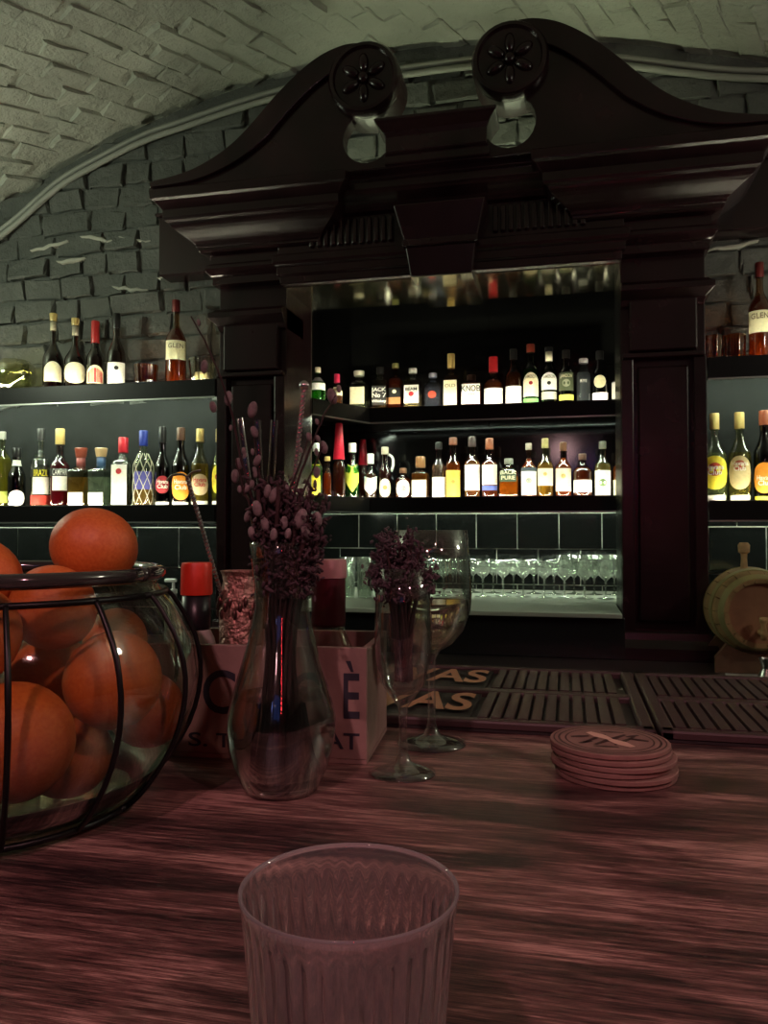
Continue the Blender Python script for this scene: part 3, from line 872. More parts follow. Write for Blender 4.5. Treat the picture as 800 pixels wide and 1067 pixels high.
# -- right shelves
G3 = 'bottles on the right shelves'
bottle(792, 23, 274, 373, YL, ZU - .005, 'amber whisky bottle with dark red cap on the upper right shelf', glass=(.6, .38, .2), liq=(.45, .12, .02), op=.55, fill=.66, cap=((.16, .015, .015), .15), hb=.52, hs=.74, neck=.32, labels=[(323, 346, (.88, .84, .55))], group=G3, texts=[('GLEN', 329, 6, (.25, .2, .1))])
def RL(c, w_, top, label, **k): return bottle(c, w_, top, 523, YL, ZL, label, group=G3, **k)
RL(745, 25, 431, 'white rum bottle with yellow label and red disc, nearest the right column', glass=(.82, .9, .7), liq=(.75, .8, .5), op=.15, fill=.55, cap=(GOLD, .18), hb=.5, hs=.74, neck=.32, labels=[(475, 510, YEL, 'oval', R(72)), (516, 522, WHITE, 'rect', R(55))], emb=[(489, 7, (.45, .05, .02))], texts=[('Havana', 487, 5.2, WHITE), ('Club', 492.5, 5.2, WHITE)])
RL(771, 23, 430, 'golden rum bottle with tan label between yellow and orange labelled bottles', glass=(.75, .8, .55), liq=(.55, .45, .15), op=.3, fill=.55, cap=(GOLD, .18), hb=.5, hs=.76, neck=.36, labels=[(475, 510, (.60, .50, .26), 'oval', R(66)), (516, 522, WHITE, 'rect', R(55))], emb=[(485, 5.5, (.42, .08, .04))], texts=[('Havana', 483, 4.6, WHITE), ('Club', 488.5, 4.6, WHITE)])
RL(797, 22, 428, 'dark rum bottle with orange label at the right edge of the photo', glass=(.10, .03, .02), liq=(.05, .01, .005), op=.9, cap=((.3, .08, .04), .16), hb=.5, hs=.76, neck=.4, labels=[(482, 514, ORG, 'oval', R(70)), (517, 522, YEL, 'rect', R(60))], texts=[('Havana', 498, 5, WHITE), ('Club', 503.5, 5, WHITE)])

# -- niche, upper shelf
YN = 3.555
G4 = 'whiskey bottles on the upper niche shelf'
def NU(c, w_, top, label, **k): return bottle(c, w_, top, 423, YN, NZU, label, group=G4, **k)
bottle(331, 17, 383, 408, 3.30, NZU, 'green bottle with white label at the left end of the upper niche shelf', glass=(.3, .6, .25), liq=(.1, .4, .05), op=.4, fill=.5, cap=(CREAM, .14), hb=.55, hs=.75, labels=[(392, 406, WHITE)], group=G4)
bottle(351, 12, 390, 410, 3.42, NZU, 'small bottle with pink-red cap in the corner of the upper niche shelf', glass=(.7, .6, .5), liq=(.4, .15, .05), op=.4, cap=((.7, .04, .12), .24), hb=.5, hs=.7, labels=[(403, 412, CREAM)], group=G4)
NU(374, 18, 387, 'squat clear bottle with pale flat stopper and cream label', glass=(.88, .92, .84), liq=(.8, .8, .6), op=.15, fill=.6, cap=((.7, .7, .55), .12), hb=.66, hs=.78, neck=.5, sq=1, labels=[(403, 421, CREAM)], flare=1.1)
NU(396, 17, 383, 'square whiskey bottle with black label and white script', glass=(.8, .82, .74), liq=(.35, .2, .08), op=.4, fill=.5, cap=(BLK, .15), hb=.66, hs=.76, neck=.4, sq=1, labels=[(402, 422, BLK)], texts=[('JACK', 406, 4, WHITE), ('No 7', 412, 5, WHITE), ('Whiskey', 418, 3, WHITE)])
NU(412, 15, 379, 'brown whiskey bottle with small pale-green cap and black-tan label', glass=(.5, .28, .16), liq=(.35, .10, .03), op=.6, fill=.7, cap=((.6, .62, .25), .1), hb=.62, hs=.76, neck=.4, sq=1, labels=[(404, 414, BLK), (414, 421, (.55, .25, .10))], dy=.03, emb=[(408, 2, CREAM)])
NU(430, 18, 384, 'square bourbon bottle with white label and red seal', glass=(.85, .88, .82), liq=(.6, .45, .25), op=.25, fill=.4, cap=((.7, .7, .66), .12), hb=.64, hs=.78, neck=.42, sq=1, labels=[(401, 420, WHITE)], emb=[(410.5, 2.6, RED)], texts=[('BEAM', 405.5, 3.2, BLK)], dy=-.01)
NU(451, 18, 389, 'clear bottle with a red star printed on bluish glass', glass=(.74, .78, .86), liq=(.6, .62, .7), op=.15, fill=.6, cap=((.5, .52, .6), .12), hb=.66, hs=.8, neck=.4, sq=1, emb=[(411, 4, (.5, .07, .04))], dy=.01)
NU(470, 16, 369, 'tall bottle with long gold stopper and pale label', glass=(.7, .5, .3), liq=(.4, .15, .05), op=.5, fill=.5, cap=(GOLD, .26), hb=.58, hs=.66, neck=.42, sq=1, labels=[(396, 422, CREAM)], texts=[('OLD', 402, 3.5, (.3, .25, .15))])
NU(491, 22, 391, 'wide squat bourbon bottle whose white label reads KNOB', glass=(.55, .3, .18), liq=(.40, .10, .03), op=.6, fill=.75, cap=((.08, .04, .03), .16), hb=.7, hs=.82, neck=.36, sq=1, labels=[(400, 421, WHITE)], texts=[('KNOB', 405, 6.5, BLK), ('CREEK', 411, 2.4, (.3, .3, .25))])
NU(514, 21, 372, 'bourbon bottle with bright red wax cap and white label', glass=(.75, .6, .5), liq=(.45, .15, .06), op=.4, fill=.55, cap=((.62, .03, .04), .30), hb=.45, hs=.62, neck=.38, labels=[(404, 422, WHITE)])
NU(535, 18, 364, 'dark-necked whiskey bottle with square white label', glass=(.4, .3, .22), liq=(.35, .12, .04), op=.6, fill=.6, cap=(BLK, .18), hb=.5, hs=.74, neck=.36, labels=[(402, 421, WHITE)])
NU(553, 17, 359, 'green Irish whiskey bottle with reddish cap and cream label', glass=(.10, .35, .10), liq=(.06, .2, .04), op=.6, cap=((.28, .05, .03), .13), hb=.56, hs=.74, neck=.42, labels=[(388, 413, CREAM, 'arch'), (415, 420, (.2, .5, .15))], texts=[('JAMESON', 392.5, 3.6, (.2, .2, .1))], emb=[(399, 2, RED)])
NU(572, 17, 362, 'dark green bottle with long white neck band and white label', glass=(.05, .14, .05), liq=(.03, .08, .02), op=.8, cap=(BLK, .07), hb=.56, hs=.74, neck=.42, seal=(CREAM, .17), labels=[(388, 406, WHITE, 'arch'), (408, 416, (.45, .45, .38))], texts=[('JAMESON', 392.5, 3.6, (.2, .2, .1))], emb=[(399, 2, BLK)])
NU(590, 16, 365, 'black bottle with round dark label and yellow base band', glass=(.05, .10, .05), liq=(.02, .05, .02), op=.9, cap=(BLK, .15), hb=.56, hs=.74, neck=.42, labels=[(388, 407, (.06, .08, .04)), (411, 417, (.62, .62, .10))], texts=[('JAMESON', 391.5, 3.4, CREAM)], emb=[(399, 4, (.25, .27, .2))])
NU(608, 16, 374, 'smooth silver-grey bottle with rounded shoulders', glass=(.55, .58, .6), liq=(.4, .42, .44), op=.5, fill=.7, cap=((.55, .57, .58), .1), hb=.62, hs=.86, neck=.5, texts=[('RYE', 397, 3, WHITE)])
NU(625, 17, 366, 'black bottle with cream crest and white strip label', glass=(.03, .03, .03), liq=BLK, op=.95, cap=(BLK, .16), hb=.52, hs=.76, neck=.4, labels=[(409, 419, WHITE), (391, 404, (.62, .58, .38), 'oval', R(45))])
NU(645, 16, 382, 'grey bottle half hidden behind the right column on the upper niche shelf', glass=(.7, .7, .7), liq=(.4, .4, .4), op=.4, cap=(BLK, .14), hb=.6, hs=.78, labels=[(398, 419, (.5, .5, .47))])

# -- niche, lower shelf
G5 = 'bottles on the lower niche shelf'
def NL(c, w_, top, label, Y=YN, base=518, **k): return bottle(c, w_, top, base, Y, NZL, label, group=G5, **k)
NL(329, 14, 462, 'green bottle with white cap at the left end of the lower niche shelf', Y=3.27, base=520, glass=(.15, .5, .12), liq=(.05, .4, .05), op=.5, fill=.6, cap=(WHITE, .15), hb=.55, hs=.72, neck=.44, labels=[(484, 516, YEL, 'rect', R(40))])
NL(341, 9, 476, 'slim amber bottle squeezed between two green-labelled bottles', Y=3.36, base=520, glass=(.7, .4, .12), liq=(.5, .2, .03), op=.5, fill=.6, cap=(GOLD, .1), hb=.5, hs=.75)
NL(353, 14, 441, 'dark bottle hooded with a red cloth on the lower niche shelf', Y=3.44, base=520, glass=(.35, .2, .12), liq=(.35, .12, .02), op=.7, fill=.5, cap=((.55, .015, .04), .48), hb=.40, hs=.52, neck=.72, flare=.62, labels=[])
NL(367, 15, 462, 'green bottle with yellow shield label and white cap on the lower niche shelf', Y=3.52, base=519, glass=(.12, .5, .10), liq=(.05, .4, .05), op=.5, cap=(WHITE, .16), hb=.55, hs=.72, neck=.46, labels=[(483, 513, (.78, .80, .10), 'pent', R(62))])
NL(386, 14, 473, 'small bottle with white cap and white pointed label', Y=3.54, glass=(.5, .35, .25), liq=(.25, .1, .05), op=.6, cap=(WHITE, .22), hb=.5, hs=.68, neck=.42, labels=[(496, 516, WHITE, 'pent', R(68))])
NL(378, 12, 458, 'bottle hooded with a red cloth behind the white capped one', Y=3.665, base=519, glass=(.35, .2, .12), liq=(.3, .1, .02), op=.7, cap=((.55, .015, .04), .42), hb=.42, hs=.54, neck=.72, flare=.62)
NL(401, 14, 466, 'brown jug bottle with pale loop handle and oval label', glass=(.35, .18, .08), liq=(.25, .08, .02), op=.7, cap=((.45, .4, .3), .14), hb=.5, hs=.7, neck=.46, labels=[(499, 518, CREAM, 'oval', R(60))], handle=True, emb=[(508, 2.4, (.5, .25, .08))])
NL(420, 17, 488, 'low round brown bottle with ornate round white label', glass=(.45, .2, .09), liq=(.35, .10, .02), op=.65, fill=.7, cap=((.2, .1, .06), .16), hb=.62, hs=.8, neck=.38, labels=[(500, 518, WHITE, 'oval', R(56))], emb=[(509, 3, (.25, .25, .28))])
NL(438, 18, 476, 'squat bottle with wide brown stopper and square cream label', glass=(.75, .6, .4), liq=(.5, .25, .08), op=.45, fill=.6, cap=((.28, .14, .06), .26), hb=.58, hs=.68, neck=.5, sq=1, labels=[(500, 518, CREAM)])
NL(457, 15, 461, 'clear slender bottle with dark cap and white label on the lower niche shelf', glass=(.85, .8, .76), liq=(.6, .45, .35), op=.3, cap=(BLK, .12), hb=.54, hs=.74, neck=.42, labels=[(497, 518, WHITE)])
NL(472, 16, 456, 'bottle with glowing orange-yellow label on the lower niche shelf', glass=(.8, .55, .35), liq=(.6, .25, .05), op=.4, cap=((.2, .08, .05), .12), hb=.54, hs=.72, neck=.46, labels=[(490, 518, (.86, .58, .10))], emb=[(502, 2, (.5, .25, .05))])
NL(492, 17, 455, 'malt bottle with dark cap and tall plain white label', glass=(.85, .72, .6), liq=(.6, .25, .08), op=.4, cap=((.06, .04, .04), .16), hb=.56, hs=.72, neck=.42, labels=[(484, 511, WHITE)])
NL(510, 17, 457, 'malt bottle with chestnut cap and white label banded in blue', glass=(.75, .55, .42), liq=(.5, .15, .05), op=.5, cap=((.25, .08, .04), .18), hb=.56, hs=.72, neck=.42, labels=[(484, 505, WHITE), (506, 511, (.10, .14, .45))])
NL(530, 20, 478, 'short wide bottle with dark green label above orange spirit', glass=(.75, .6, .4), liq=(.85, .35, .04), op=.5, fill=.55, cap=((.3, .3, .26), .14), hb=.62, hs=.82, neck=.4, sq=1, labels=[(488, 502, (.05, .09, .05))], texts=[('BACK', 492.5, 4, CREAM), ('PURE', 498, 4, CREAM)])
NL(551, 17, 462, 'amber malt bottle with taupe cap and white label with dark crest', glass=(.75, .45, .25), liq=(.55, .15, .03), op=.5, fill=.72, cap=((.32, .28, .22), .12), hb=.52, hs=.72, neck=.34, labels=[(491, 516, WHITE), (487, 491, (.06, .08, .1))], emb=[(501, 3, (.35, .38, .34))])
NL(568, 17, 457, 'bottle with yellowish cap and square cream label', glass=(.85, .78, .5), liq=(.8, .5, .1), op=.4, cap=((.5, .42, .18), .16), hb=.52, hs=.74, neck=.36, labels=[(488, 506, CREAM)], emb=[(494, 2, GOLD)])
NL(587, 17, 461, 'amber bottle with brown cap and tall cream label', glass=(.8, .5, .3), liq=(.65, .22, .04), op=.5, fill=.72, cap=((.16, .07, .04), .15), hb=.52, hs=.72, neck=.36, labels=[(488, 512, CREAM)], emb=[(496, 2.4, GOLD)])
NL(607, 20, 473, 'squat round-shouldered bottle with low white band label', glass=(.6, .38, .26), liq=(.45, .14, .05), op=.55, fill=.7, cap=((.10, .05, .04), .14), hb=.58, hs=.8, neck=.34, labels=[(500, 513, WHITE)])
NL(628, 17, 460, 'malt bottle with dark cap and white label with green landscape', glass=(.8, .8, .66), liq=(.6, .45, .15), op=.35, cap=((.10, .10, .08), .13), hb=.54, hs=.76, neck=.38, labels=[(490, 516, WHITE)], emb=[(503, 4, (.12, .22, .08))])
NL(646, 15, 464, 'amber bottle half hidden behind the right column on the lower niche shelf', glass=(.7, .4, .2), liq=(.55, .2, .05), op=.5, cap=(BROWN, .14), hb=.54, hs=.74, labels=[(500, 516, CREAM)])

# -- the glassware on the wall shelves
def ribbed(loc, r0, r1, h, mat, name, label, ribs=14, amp=.04, group=None, wall=.003):
    n_ = ribs * 4
    wob = lambda a, r, z: 1 + amp * math.cos(ribs * a)
    prof = [(r0 * .94, 0), (r0, .004), ((r0 + r1) / 2, h * .5), (r1, h), (r1 - wall, h), ((r0 + r1) / 2 - wall, h * .5), (r0 - wall, .008)]
    o = MB().lathe(prof, n_, wob=wob).build(name, mat, smooth=True, loc=loc, sharp=50)
    tag(o, label, 'glass' if 'bowl' not in name else 'bowl', group)
    return o
M_AMBER = thin_glass((.80, .42, .14), 'amber_glass')
M_CRYS = thin_glass((.92, .92, .70), 'crystal_glass', 1.4)
p = at(15, 402, YL)
o = MB().lathe([(.035, 0), (.06, .012), (.085, .05), (.090, .085), (.080, .120), (.060, .140), (.056, .138), (.075, .118), (.084, .085), (.079, .052), (.055, .018), (.03, .008)], 40,
               wob=lambda a, r, z: 1 + .03 * math.cos(10 * a + z * 60) * (1 if z > .02 else 0)).build('crystal_bowl', M_CRYS, smooth=True, loc=(p.x, YL - .005, ZU + .0005), sharp=30)
tag(o, 'cut crystal globe bowl glinting at the left end of the upper shelf', 'bowl')
p = at(152, 398, YL); ribbed((p.x, YL, ZU + .0005), .040, .047, .095, M_AMBER, 'amber_tumbler', 'ribbed amber tumbler left of the tall whisky bottle on the upper left shelf')
p = at(212, 397, YL); ribbed((p.x, YL - .01, ZU + .0005), .042, .052, .105, thin_glass((.9, .88, .78), 'pale_glass', 1.3), 'pale_tumbler', 'ribbed pale tumbler right of the tall whisky bottle beside the column')
o = MB().lathe([(.030, .01), (.034, .03), (.030, .05)], 16).build('candle', plain('candle_wax', (.85, .78, .6), .5), smooth=True, loc=(p.x, YL - .01, ZU + .0005))
tag(o, 'stub of pale candle inside the ribbed pale tumbler', 'candle')
for i, px in enumerate((743, 766)):
    p = at(px, 373, YL)
    ribbed((p.x, YL, ZU - .0045), .032, .0345, .098, M_AMBER, 'amber_tumbler', ('ribbed amber tumbler against the right column on the upper right shelf', 'ribbed amber tumbler beside the whisky bottle on the upper right shelf')[i], amp=.025)

# ------------------------------------------------------------------ glasses standing in the niche
ZG = 1.0505
def stem_profile(h, rb_, rf, kind):
    if kind == 'coupe':
        return [(rf, 0), (rf, .002), (rf * .3, .005), (.004, .012), (.004, h * .50), (.008, h * .54), (rb_ * .6, h * .62), (rb_ * .95, h * .78), (rb_, h), (rb_ - .0015, h), (rb_ * .9, h * .79), (rb_ * .5, h * .65), (.001, h * .60)]
    return [(rf, 0), (rf, .002), (rf * .3, .005), (.004, .012), (.004, h * .40), (.010, h * .44), (rb_ * .75, h * .54), (rb_, h * .70), (rb_ * .82, h), (rb_ * .82 - .0015, h), (rb_ - .002, h * .70), (rb_ * .7, h * .56), (.001, h * .47)]
GM = thin_glass((.95, .99, .94), 'barware_glass', 1.7)
_nt = GM.node_tree                 # translucent haze added to make the glass glow as if lit
_out = [n for n in _nt.nodes if n.type == 'OUTPUT_MATERIAL'][0]; _m0 = _out.inputs[0].links[0].from_socket
_mx = _nt.nodes.new('ShaderNodeMixShader'); _mx.inputs[0].default_value = .13
_tl = _nt.nodes.new('ShaderNodeBsdfTranslucent'); _tl.inputs[0].default_value = (.9, .95, .88, 1)
_nt.links.new(_m0, _mx.inputs[1]); _nt.links.new(_tl.outputs[0], _mx.inputs[2]); _nt.links.new(_mx.outputs[0], _out.inputs[0])
mesh_c = MB().lathe(stem_profile(.150, .0375, .034, 'coupe'), 20, cap1=False).mesh('coupe', GM, True)
mesh_w = MB().lathe(stem_profile(.175, .038, .034, 'wine'), 20, cap1=False).mesh('wine', GM, True)
tall = [(.026, 0), (.028, .003), (.034, .11), (.0325, .11), (.027, .008)]
mesh_t = MB().lathe(tall, 32, wob=lambda a, r, z: 1 + .02 * math.cos(16 * a)).mesh('tumbler', GM, True)
def stemware(me, x, y, name, label, group):
    o = link_mesh(name, me, None, (x, y, ZG)); o.rotation_euler.z = random.uniform(0, 6)
    tag(o, label, 'glass', group)
spots = [(631, 3.34, 1), (609, 3.33, 1), (588, 3.35, 1), (567, 3.33, 0), (545, 3.35, 0), (524, 3.37, 0), (503, 3.34, 0), (483, 3.36, 0), (462, 3.34, 0),
         (640, 3.55, 1), (619, 3.54, 1), (598, 3.55, 1), (577, 3.53, 0), (556, 3.55, 0), (535, 3.55, 0), (514, 3.53, 0), (493, 3.55, 0), (472, 3.53, 0), (452, 3.55, 0)]
ORD = ['first', 'second', 'third', 'fourth', 'fifth', 'sixth', 'seventh', 'eighth', 'ninth', 'tenth', 'eleventh']
nth = {}
for px, y, k in spots:
    p = at(px, 612, y)
    rowname = 'front' if y < 3.42 else 'back'
    i = nth.get(rowname, 0); nth[rowname] = i + 1
    if k: stemware(mesh_w, p.x, y, 'wine_goblet', 'stemmed wine goblet on the niche floor, %s row, %s from the right column' % (rowname, ORD[i]), 'wine goblets in the niche')
    else: stemware(mesh_c, p.x, y, 'coupe_glass', 'shallow coupe glass on the niche floor, %s row, %s from the right column' % (rowname, ORD[i]), 'coupe glasses in the niche')
for i, px in enumerate((362, 380, 398, 416, 434)):
    for j, y in enumerate((3.16, 3.30)):
        p = at(px, 612, y)
        if p.x < -1.0 : continue
        for kz in range(2):
            o = link_mesh('stacked_tumbler', mesh_t, None, (p.x, y, ZG + kz * .052)); o.rotation_euler.z = i * .7 + j
            tag(o, '%s ribbed tumbler of the %s stack from the left, %s row in the niche' % (('lower', 'upper')[kz], ORD[i], ('near', 'far')[j]), 'glass', 'stacked tumblers in the niche')

# ------------------------------------------------------------------ barrel, tray, jigger, soap pump on the back counter
bt = thing('wooden_barrel', 'small oak spirit barrel lying on a wooden cradle at right', 'barrel', (.555, 2.70, .895))
M_OAK = plain('oak', (.34, .20, .09), .45, noise=.35, nscale=14, bump=.2, bscale=30)
M_HOOP = plain('hoop_brass', (.42, .36, .17), .35, .35)
M_HEAD = plain('barrel_head', (.34, .15, .08), .55, noise=.25, nscale=12)
Lb, zc_ = .15, .185
def br(y): return .132 - .030 * (y / Lb) ** 2
ns = 18
for i in range(ns):
    a0, a1 = 2 * PI * i / ns + .012, 2 * PI * (i + 1) / ns - .012
    v = []; f = []; K = 7
    for j in range(K):
        y = -Lb + 2 * Lb * j / (K - 1)
        for a in (a0, (a0 + a1) / 2, a1):
            v.append((br(y) * math.cos(a), y, zc_ + br(y) * math.sin(a)))
    for j in range(K - 1):
        b_ = j * 3
        f += [(b_, b_ + 1, b_ + 4, b_ + 3), (b_ + 1, b_ + 2, b_ + 5, b_ + 4)]
    for j in range(K):
        y = -Lb + 2 * Lb * j / (K - 1)
        for a in (a0, a1):
            v.append(((br(y) - .012) * math.cos(a), y, zc_ + (br(y) - .012) * math.sin(a)))
    o0 = K * 3
    for j in range(K - 1):
        f += [(j * 3, j * 3 + 3, o0 + j * 2 + 2, o0 + j * 2), (j * 3 + 2, o0 + j * 2 + 1, o0 + j * 2 + 3, j * 3 + 5), (o0 + j * 2, o0 + j * 2 + 2, o0 + j * 2 + 3, o0 + j * 2 + 1)]
    f += [(0, o0, o0 + 1, 2, 1), (K * 3 - 3, K * 3 - 2, K * 3 - 1, o0 + 2 * K - 1, o0 + 2 * K - 2)]
    MB().add(v, f).build('stave', M_OAK, bt, smooth=True, sharp=35)
def ringy(y0, y1, d, name, mat):
    v = []; f = []; n_ = 40
    for (y, dd) in ((y0, -.004), (y0, d), (y1, d), (y1, -.004)):
        for i in range(n_):
            a = 2 * PI * i / n_; r_ = br(y) + dd
            v.append((r_ * math.cos(a), y, zc_ + r_ * math.sin(a)))
    for j in range(4):
        j2 = (j + 1) % 4
        for i in range(n_):
            i2 = (i + 1) % n_
            f.append((j * n_ + i, j * n_ + i2, j2 * n_ + i2, j2 * n_ + i))
    MB().add(v, f).build(name, mat, bt, smooth=True, sharp=40)
ringy(-.148, -.118, .002, 'hoop', M_HOOP); ringy(-.075, -.05, .002, 'hoop', M_HOOP); ringy(.05, .075, .002, 'hoop', M_HOOP); ringy(.118, .148, .002, 'hoop', M_HOOP)
for y in (-.138, .138):
    v = [(.098 * math.cos(2 * PI * i / 32), y, zc_ + .098 * math.sin(2 * PI * i / 32)) for i in range(32)] + [(.098 * math.cos(2 * PI * i / 32), y + .01, zc_ + .098 * math.sin(2 * PI * i / 32)) for i in range(32)]
    f = [tuple(range(32)), tuple(reversed(range(32, 64)))] + [(i, i + 32, (i + 1) % 32 + 32, (i + 1) % 32) for i in range(32)]
    MB().add(v, f).build('barrel_head', M_HEAD, bt)
M_CORK = plain('cork_wood', (.50, .30, .14), .6, noise=.2, nscale=60)
MB().lathe([(.011, 0), (.009, .03), (.010, .045), (.017, .050), (.018, .072), (.012, .080)], 12, off=(-.02, -.02, zc_ + .128)).build('bung', M_CORK, bt, smooth=True, sharp=45)
tp = MB().tube([(.0, -.135, zc_ - .055), (0, -.185, zc_ - .055)], .010, 12).build('tap', M_CORK, bt, smooth=True)
MB().lathe([(.007, -.025), (.009, 0), (.007, .02), (.012, .03), (.012, .042)], 12, off=(0, -.178, zc_ - .05)).build('tap_key', M_CORK, tp, smooth=True)
for y in (-.09, .09):
    pts = [(-.12, 0), (.12, 0), (.12, .045)] + [(.135 * math.sin(a), zc_ - .128 * math.cos(a)) for a in [R(40 - i * 10) for i in range(9)] if abs(.135 * math.sin(a)) < .10] + [(-.12, .045)]
    MB().prism(pts, y - .012, y + .012).build('cradle', plain('cradle_wood', (.16, .08, .045), .5, noise=.3, nscale=20), bt)
tr = thing('paper_tray', 'white paper sheet under the barrel tap on the dark counter', 'paper', (.56, 2.475, .896), R(-4))
MB().box(-.11, .2, -.01, .085, 0, .002).build('paper_sheet', plain('white_paper', (.55, .53, .52), .7), tr)
o = MB().lathe([(.022, 0), (.024, .003), (.012, .028), (.012, .032), (.020, .058), (.019, .058), (.010, .034)], 20).build('steel_jigger', M_STEEL, smooth=True, loc=(.555, 2.50, .8985), sharp=40)
tag(o, 'small steel jigger standing on paper in front of the barrel', 'jigger')
sd = thing('soap_pump', 'white soap pump bottle on the back counter behind the red-capped bottle', 'soap dispenser', (-1.475, 2.80, .895))
MW = plain('white_plastic', (.8, .8, .8), .35)
MB().lathe([(.03, 0), (.033, .01), (.033, .15), (.014, .175), (.013, .19)], 20).build('pump_body', plain('soap_body', (.30, .30, .30), .3), sd, smooth=True)
MB().lathe([(.015, .19), (.015, .205), (.006, .208), (.005, .235)], 14).build('pump_collar', MW, sd, smooth=True, sharp=40)
MB().box(-.035, .012, -.008, .008, .232, .246).build('pump_head', MW, sd, bevel=.004)

# ------------------------------------------------------------------ the bar counter and its mats
ZT = 1.097
ct = thing('bar_counter', 'worn reddish-brown wooden bar counter in the foreground', 'counter')
MB().box(-2.6, 2.1, .06, 1.33, ZT - .045, ZT).build('counter_top', M_COUNTER, ct, bevel=.004)
MB().box(-2.6, 2.1, .28, .34, 0, ZT - .045).build('front_panel', M_FRAME, ct)
MB().box(-2.6, 2.1, 1.20, 1.26, 0, ZT - .045).build('inner_panel', M_DARK, ct)

M_RUB = plain('black_rubber', (.016, .011, .011), .6, bump=.1, bscale=200)
M_RIB = plain('rubber_rib', (.048, .026, .026), .5)
def bar_mat(x0, x1, label, lettered):
    y0, y1, h = .908, 1.275, .013
    t = thing('bar_mat', label, 'bar mat', (0, 0, ZT + .0005), 0)
    MB().box(x0, x1, y0, y1, 0, .004).build('mat_base', M_RUB, t)
    ym = (y0 + y1) / 2
    m = MB().box(x0, x1, y0, y0 + .016, 0, h).box(x0, x1, y1 - .016, y1, 0, h).box(x0, x0 + .016, y0, y1, 0, h).box(x1 - .016, x1, y0, y1, 0, h).box(x0, x1, ym - .012, ym + .012, 0, h - .001)
    m.build('mat_rim', M_RIB, t, bevel=.003)
    for (ya, yb) in ((y0 + .022, ym - .016), (ym + .016, y1 - .022)):
        m = MB(); x = x0 + .024
        lx = x0 + .155 if lettered else x0
        while x < x1 - .024:
            if x > lx:
                m.box(x - .0056, x + .0056, ya, yb, .003, h - .001)
            x += .0155
        r_ = m.build('rib_row', M_RIB, t); r_['kind'] = 'stuff'
        if lettered:
            pl = MB().box(x0 + .018, x0 + .148, ya, yb, .003, .0085).build('name_plate', M_RUB, t)
            v, f = text_geo('VAS', .088, .002)
            sx = .17 / .088
            xs = [q[0] for q in v]; wd = max(xs) - min(xs)
            sc = .128 / wd; ysz = (yb - ya) * .72 / (max(q[1] for q in v) - min(q[1] for q in v))
            v = [(x0 + .083 + q[0] * sc, (ya + yb) / 2 + q[1] * ysz, .0125) for q in v]
            n_ = len(v)
            MB().add(v, f).build('raised_letters', plain('tan_letters', (.42, .20, .11), .6), pl)
    return t
bar_mat(-.262, .092, 'black rubber bar mat with tan VAS lettering at its left end', True)
bar_mat(.096, .62, 'black rubber bar mat with plain ribs, right of the lettered mat', False)

# ------------------------------------------------------------------ coasters
M_CORKB = plain('coaster_board', (.24, .135, .11), .75, noise=.15, nscale=60)
M_INK = plain('coaster_ink', (.045, .018, .015), .7)
M_TANP = plain('coaster_tan', (.66, .42, .32), .7)
cp = (.040, .782)
def disc(r, h, n_=48): return [(r - .0006, 0), (r, .0006), (r, h - .0006), (r - .0006, h)]
words = ['bottom coaster of the round printed stack', 'second coaster from the bottom of the stack', 'third coaster from the bottom of the stack', 'fourth coaster from the bottom, lying proudest of the stack', 'coaster just below the printed top one', 'top coaster of the stack, printed with rings and an emblem']
for i in range(6):
    dx, dy = [(0.002, .002), (.003, -.001), (-.002, .001), (.002, .0), (-.002, .002), (-.003, .004)][i]
    t = thing('round_coaster', words[i], 'coaster', (cp[0] + dx, cp[1] + dy, ZT + .0003 + i * .0052), R(20 + 31 * i), 'coasters in the stack')
    MB().lathe(disc(.055, .0044), 48).build('coaster_board', M_CORKB, t, smooth=True, sharp=40)
    if i == 5:
        t.rotation_euler.z = R(0)
        zt = .00462
        def ring2(r0, r1, mat, nm):
            k = 48
            v = [(r0 * math.cos(2 * PI * j / k), r0 * math.sin(2 * PI * j / k), zt) for j in range(k)] + [(r1 * math.cos(2 * PI * j / k), r1 * math.sin(2 * PI * j / k), zt) for j in range(k)]
            MB().add(v, [(j, j + k, (j + 1) % k + k, (j + 1) % k) for j in range(k)]).build(nm, mat, t)
        ring2(.0505, .0518, M_INK, 'printed_ring'); ring2(.0455, .0475, M_INK, 'printed_ring'); ring2(.0395, .041, M_INK, 'printed_ring')
        for (xx, yy, an, ww, hh, mt) in [(-.009, .012, -50, .030, .013, M_TANP), (.010, -.012, -50, .030, .013, M_TANP), (.001, .0, 55, .052, .007, M_INK), (-.013, .002, 60, .040, .005, M_INK), (.014, -.002, 60, .040, .005, M_INK), (-.027, .006, 20, .018, .008, M_INK), (.027, .004, -20, .018, .008, M_INK), (-.022, -.014, 40, .016, .006, M_INK), (.022, .017, 40, .016, .006, M_INK), (-.004, -.026, 0, .022, .005, M_INK), (.004, .029, 0, .022, .005, M_INK)]:
            a = R(an); v = []
            for sx, sy2 in ((-1, -.5), (0, -1), (1, -.5), (1, .5), (0, 1), (-1, .5)):
                u_, w_ = sx * ww / 2, sy2 * hh / 2
                v.append((xx + u_ * math.cos(a) - w_ * math.sin(a), yy + u_ * math.sin(a) + w_ * math.cos(a), zt + (.0002 if mt is M_TANP else 0)))
            MB().add(v, [tuple(range(6))]).build('printed_emblem', mt, t)

